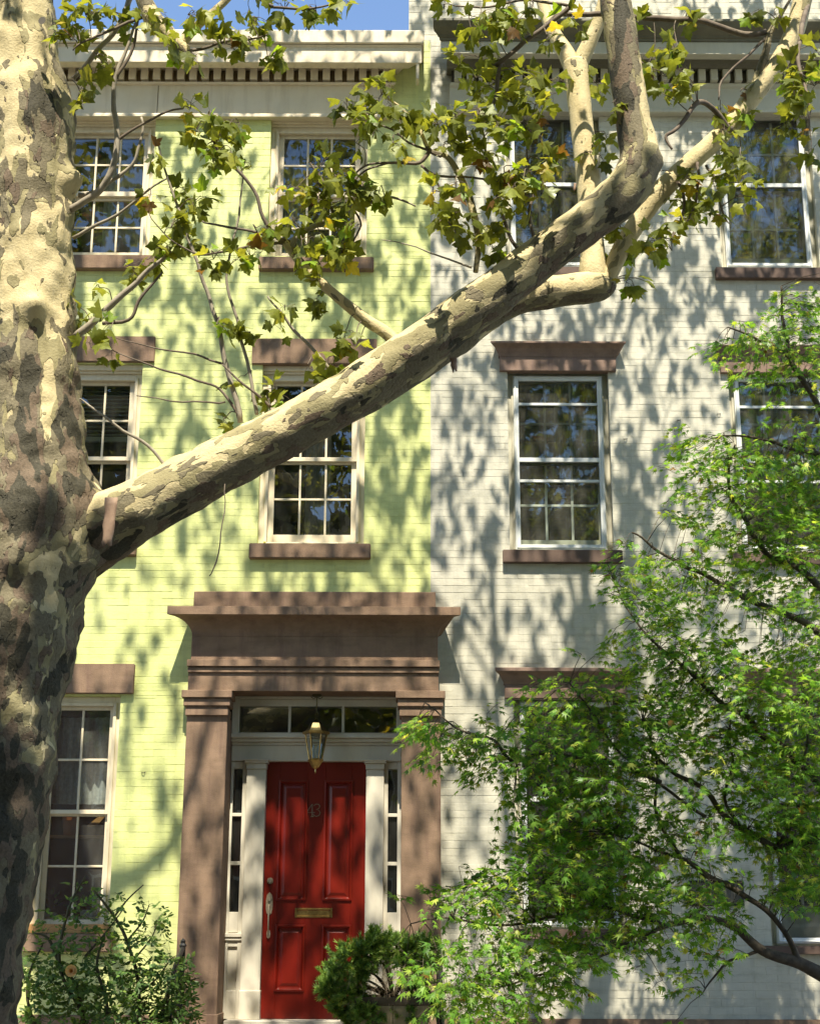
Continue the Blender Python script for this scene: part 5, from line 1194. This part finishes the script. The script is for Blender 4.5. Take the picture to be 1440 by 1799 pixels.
for ti, (tx, ty, tz, rx, ry, rz, lab) in enumerate(((-3.9, -10.9, 8.7, 2.6, 2.4, 3.9, 'low crowned street tree across the road, mirrored in the left lower windows'), (-7.4, -10.6, 11.6, 2.9, 2.4, 5.6, 'full crowned street tree across the road, mirrored in the left windows'), (4.2, -10.9, 11.0, 3.6, 2.4, 5.2, 'street tree across the road, mirrored in the grey house windows'), (-1.9, -12.2, 9.6, 2.6, 1.8, 6.4, 'slim street tree across the road, mirrored above the doorway'))):
    t = empty('street_tree', (tx, -11.9, 0), lab, 'tree')
    base = Vector((tx, -12.0 if abs(tx) > 2 else -15.4, 0)); top = Vector((tx, ty, tz+1))
    if abs(tx) < 2: t.location = base; 
    MB().tube([Vector(p) for p in spline([base, base+Vector((.05, .0, 3)), (base+top)/2+Vector((.1, .1, 1.5)), top], 6)], list(np.linspace(.2, .04, 19)), 10).build('trunk', TWIG, t, smooth=True)
    n = 5200; u = rng.normal(size=(n, 3)); u /= np.linalg.norm(u, axis=1, keepdims=True); rad = rng.uniform(.25, 1, (n, 1))**.45
    lump = 1+.25*np.sin(u[:, :1]*5+ti)*np.cos(u[:, 2:]*4+u[:, 1:2]*3)
    P_ = np.array([tx, ty, tz])+u*rad*lump*np.array([rx, ry, rz]); P_ = P_[P_[:, 2] > 2.2+(D+P_[:, 1])*.70]; n = len(P_)
    scatter('leaf', t, PLANELEAF, plane_t[:2], P_, frames(rnd_dirs(n, (0, 0, -.5), 1), rnd_dirs(n, (0, 0, 1), 1.2)), rng.uniform(.16, .27, n), tints(n, PPAL, PW), 0, 'crown')

# ------------------------------------------------------------------ things on the lower left sill, behind the glass
def pot(x, y0, y1, w, Y, m, label, plant=True, name='flower_pot'):
    p = at(x, y1, Y); k = mpp(x, y1, Y); h = (y1-y0)*k; r = w*k/2
    t = empty(name, tuple(p), label, 'flower pot')
    MB().lathe([(r*.72, 0), (r*.8, h*.1), (r*.95, h*.8), (r*1.02, h*.82), (r*1.04, h), (r*.9, h), (r*.85, h*.9), (.001, h*.88)], tuple(p), 18).build('pot', m, t, smooth=False)
    if plant:
        c = p+Vector((0, 0, h*.9)); vs, tt, nn, ss = [], [], [], []; sm = MB()
        for q in range(16):
            d = Vector(rnd_dirs(1, (0, -.2, 1.1), 1)[0]); e = c+d*random.uniform(.05, .17); sm.tube([c, e], [.0025, .0015], 5, cap=False); vs.append(e); tt.append((d+Vector((0, 0, -.4))).normalized()); nn.append(Vector(rnd_dirs(1, (0, -.6, .6), 1)[0])); ss.append(random.uniform(.04, .075))
        sm.build('stem', RCANE, t)
        scatter('leaf', t, ROSELEAF, oval_t, np.array(vs), frames(np.array(tt), np.array(nn)), np.array(ss), tints(16, [(.06, .15, .03), (.10, .2, .05)], [1, 1]), 16)
MB().box(-3.38, -2.78, .215, .40, Z(1618, .25), Z(1613, .25)).build('inner_sill', CREAM, green)
pot(86, 1604, 1617, 26, .29, CHINA, 'small white china pot on the lower left sill, half hidden by the trunk')
pot(153, 1600, 1616, 28, .29, CHINA, 'white china pot with a leafy stem at the right of the lower left sill')
shz = Z(1470, .24)
MB().box(-3.385, -2.775, .205, .33, shz-.025, shz).build('window_shelf', PINE, green, .003)
pot(123, 1437, 1469, 30, .26, TERRA, 'terracotta pot on the shelf behind the lower left window', False)
kb = at(170, 1440, .25); kn = empty('wooden_spatula', tuple(kb), 'pale wooden spatula blade leaning on the shelf behind the glass', 'spatula')
MB().add([kb+Vector(v) for v in ((-.09, 0, -.06), (-.02, 0, .0), (.05, 0, .055), (.07, 0, .05), (.07, 0, .02), (.02, 0, -.04), (-.06, 0, -.07), (-.09, .008, -.06), (-.02, .008, .0), (.05, .008, .055), (.07, .008, .05), (.07, .008, .02), (.02, .008, -.04), (-.06, .008, -.07))], [tuple(range(7)), tuple(range(13, 6, -1))]+[(k, k+7, (k+1) % 7+7, (k+1) % 7) for k in range(7)]).build('blade', PINE, kn)
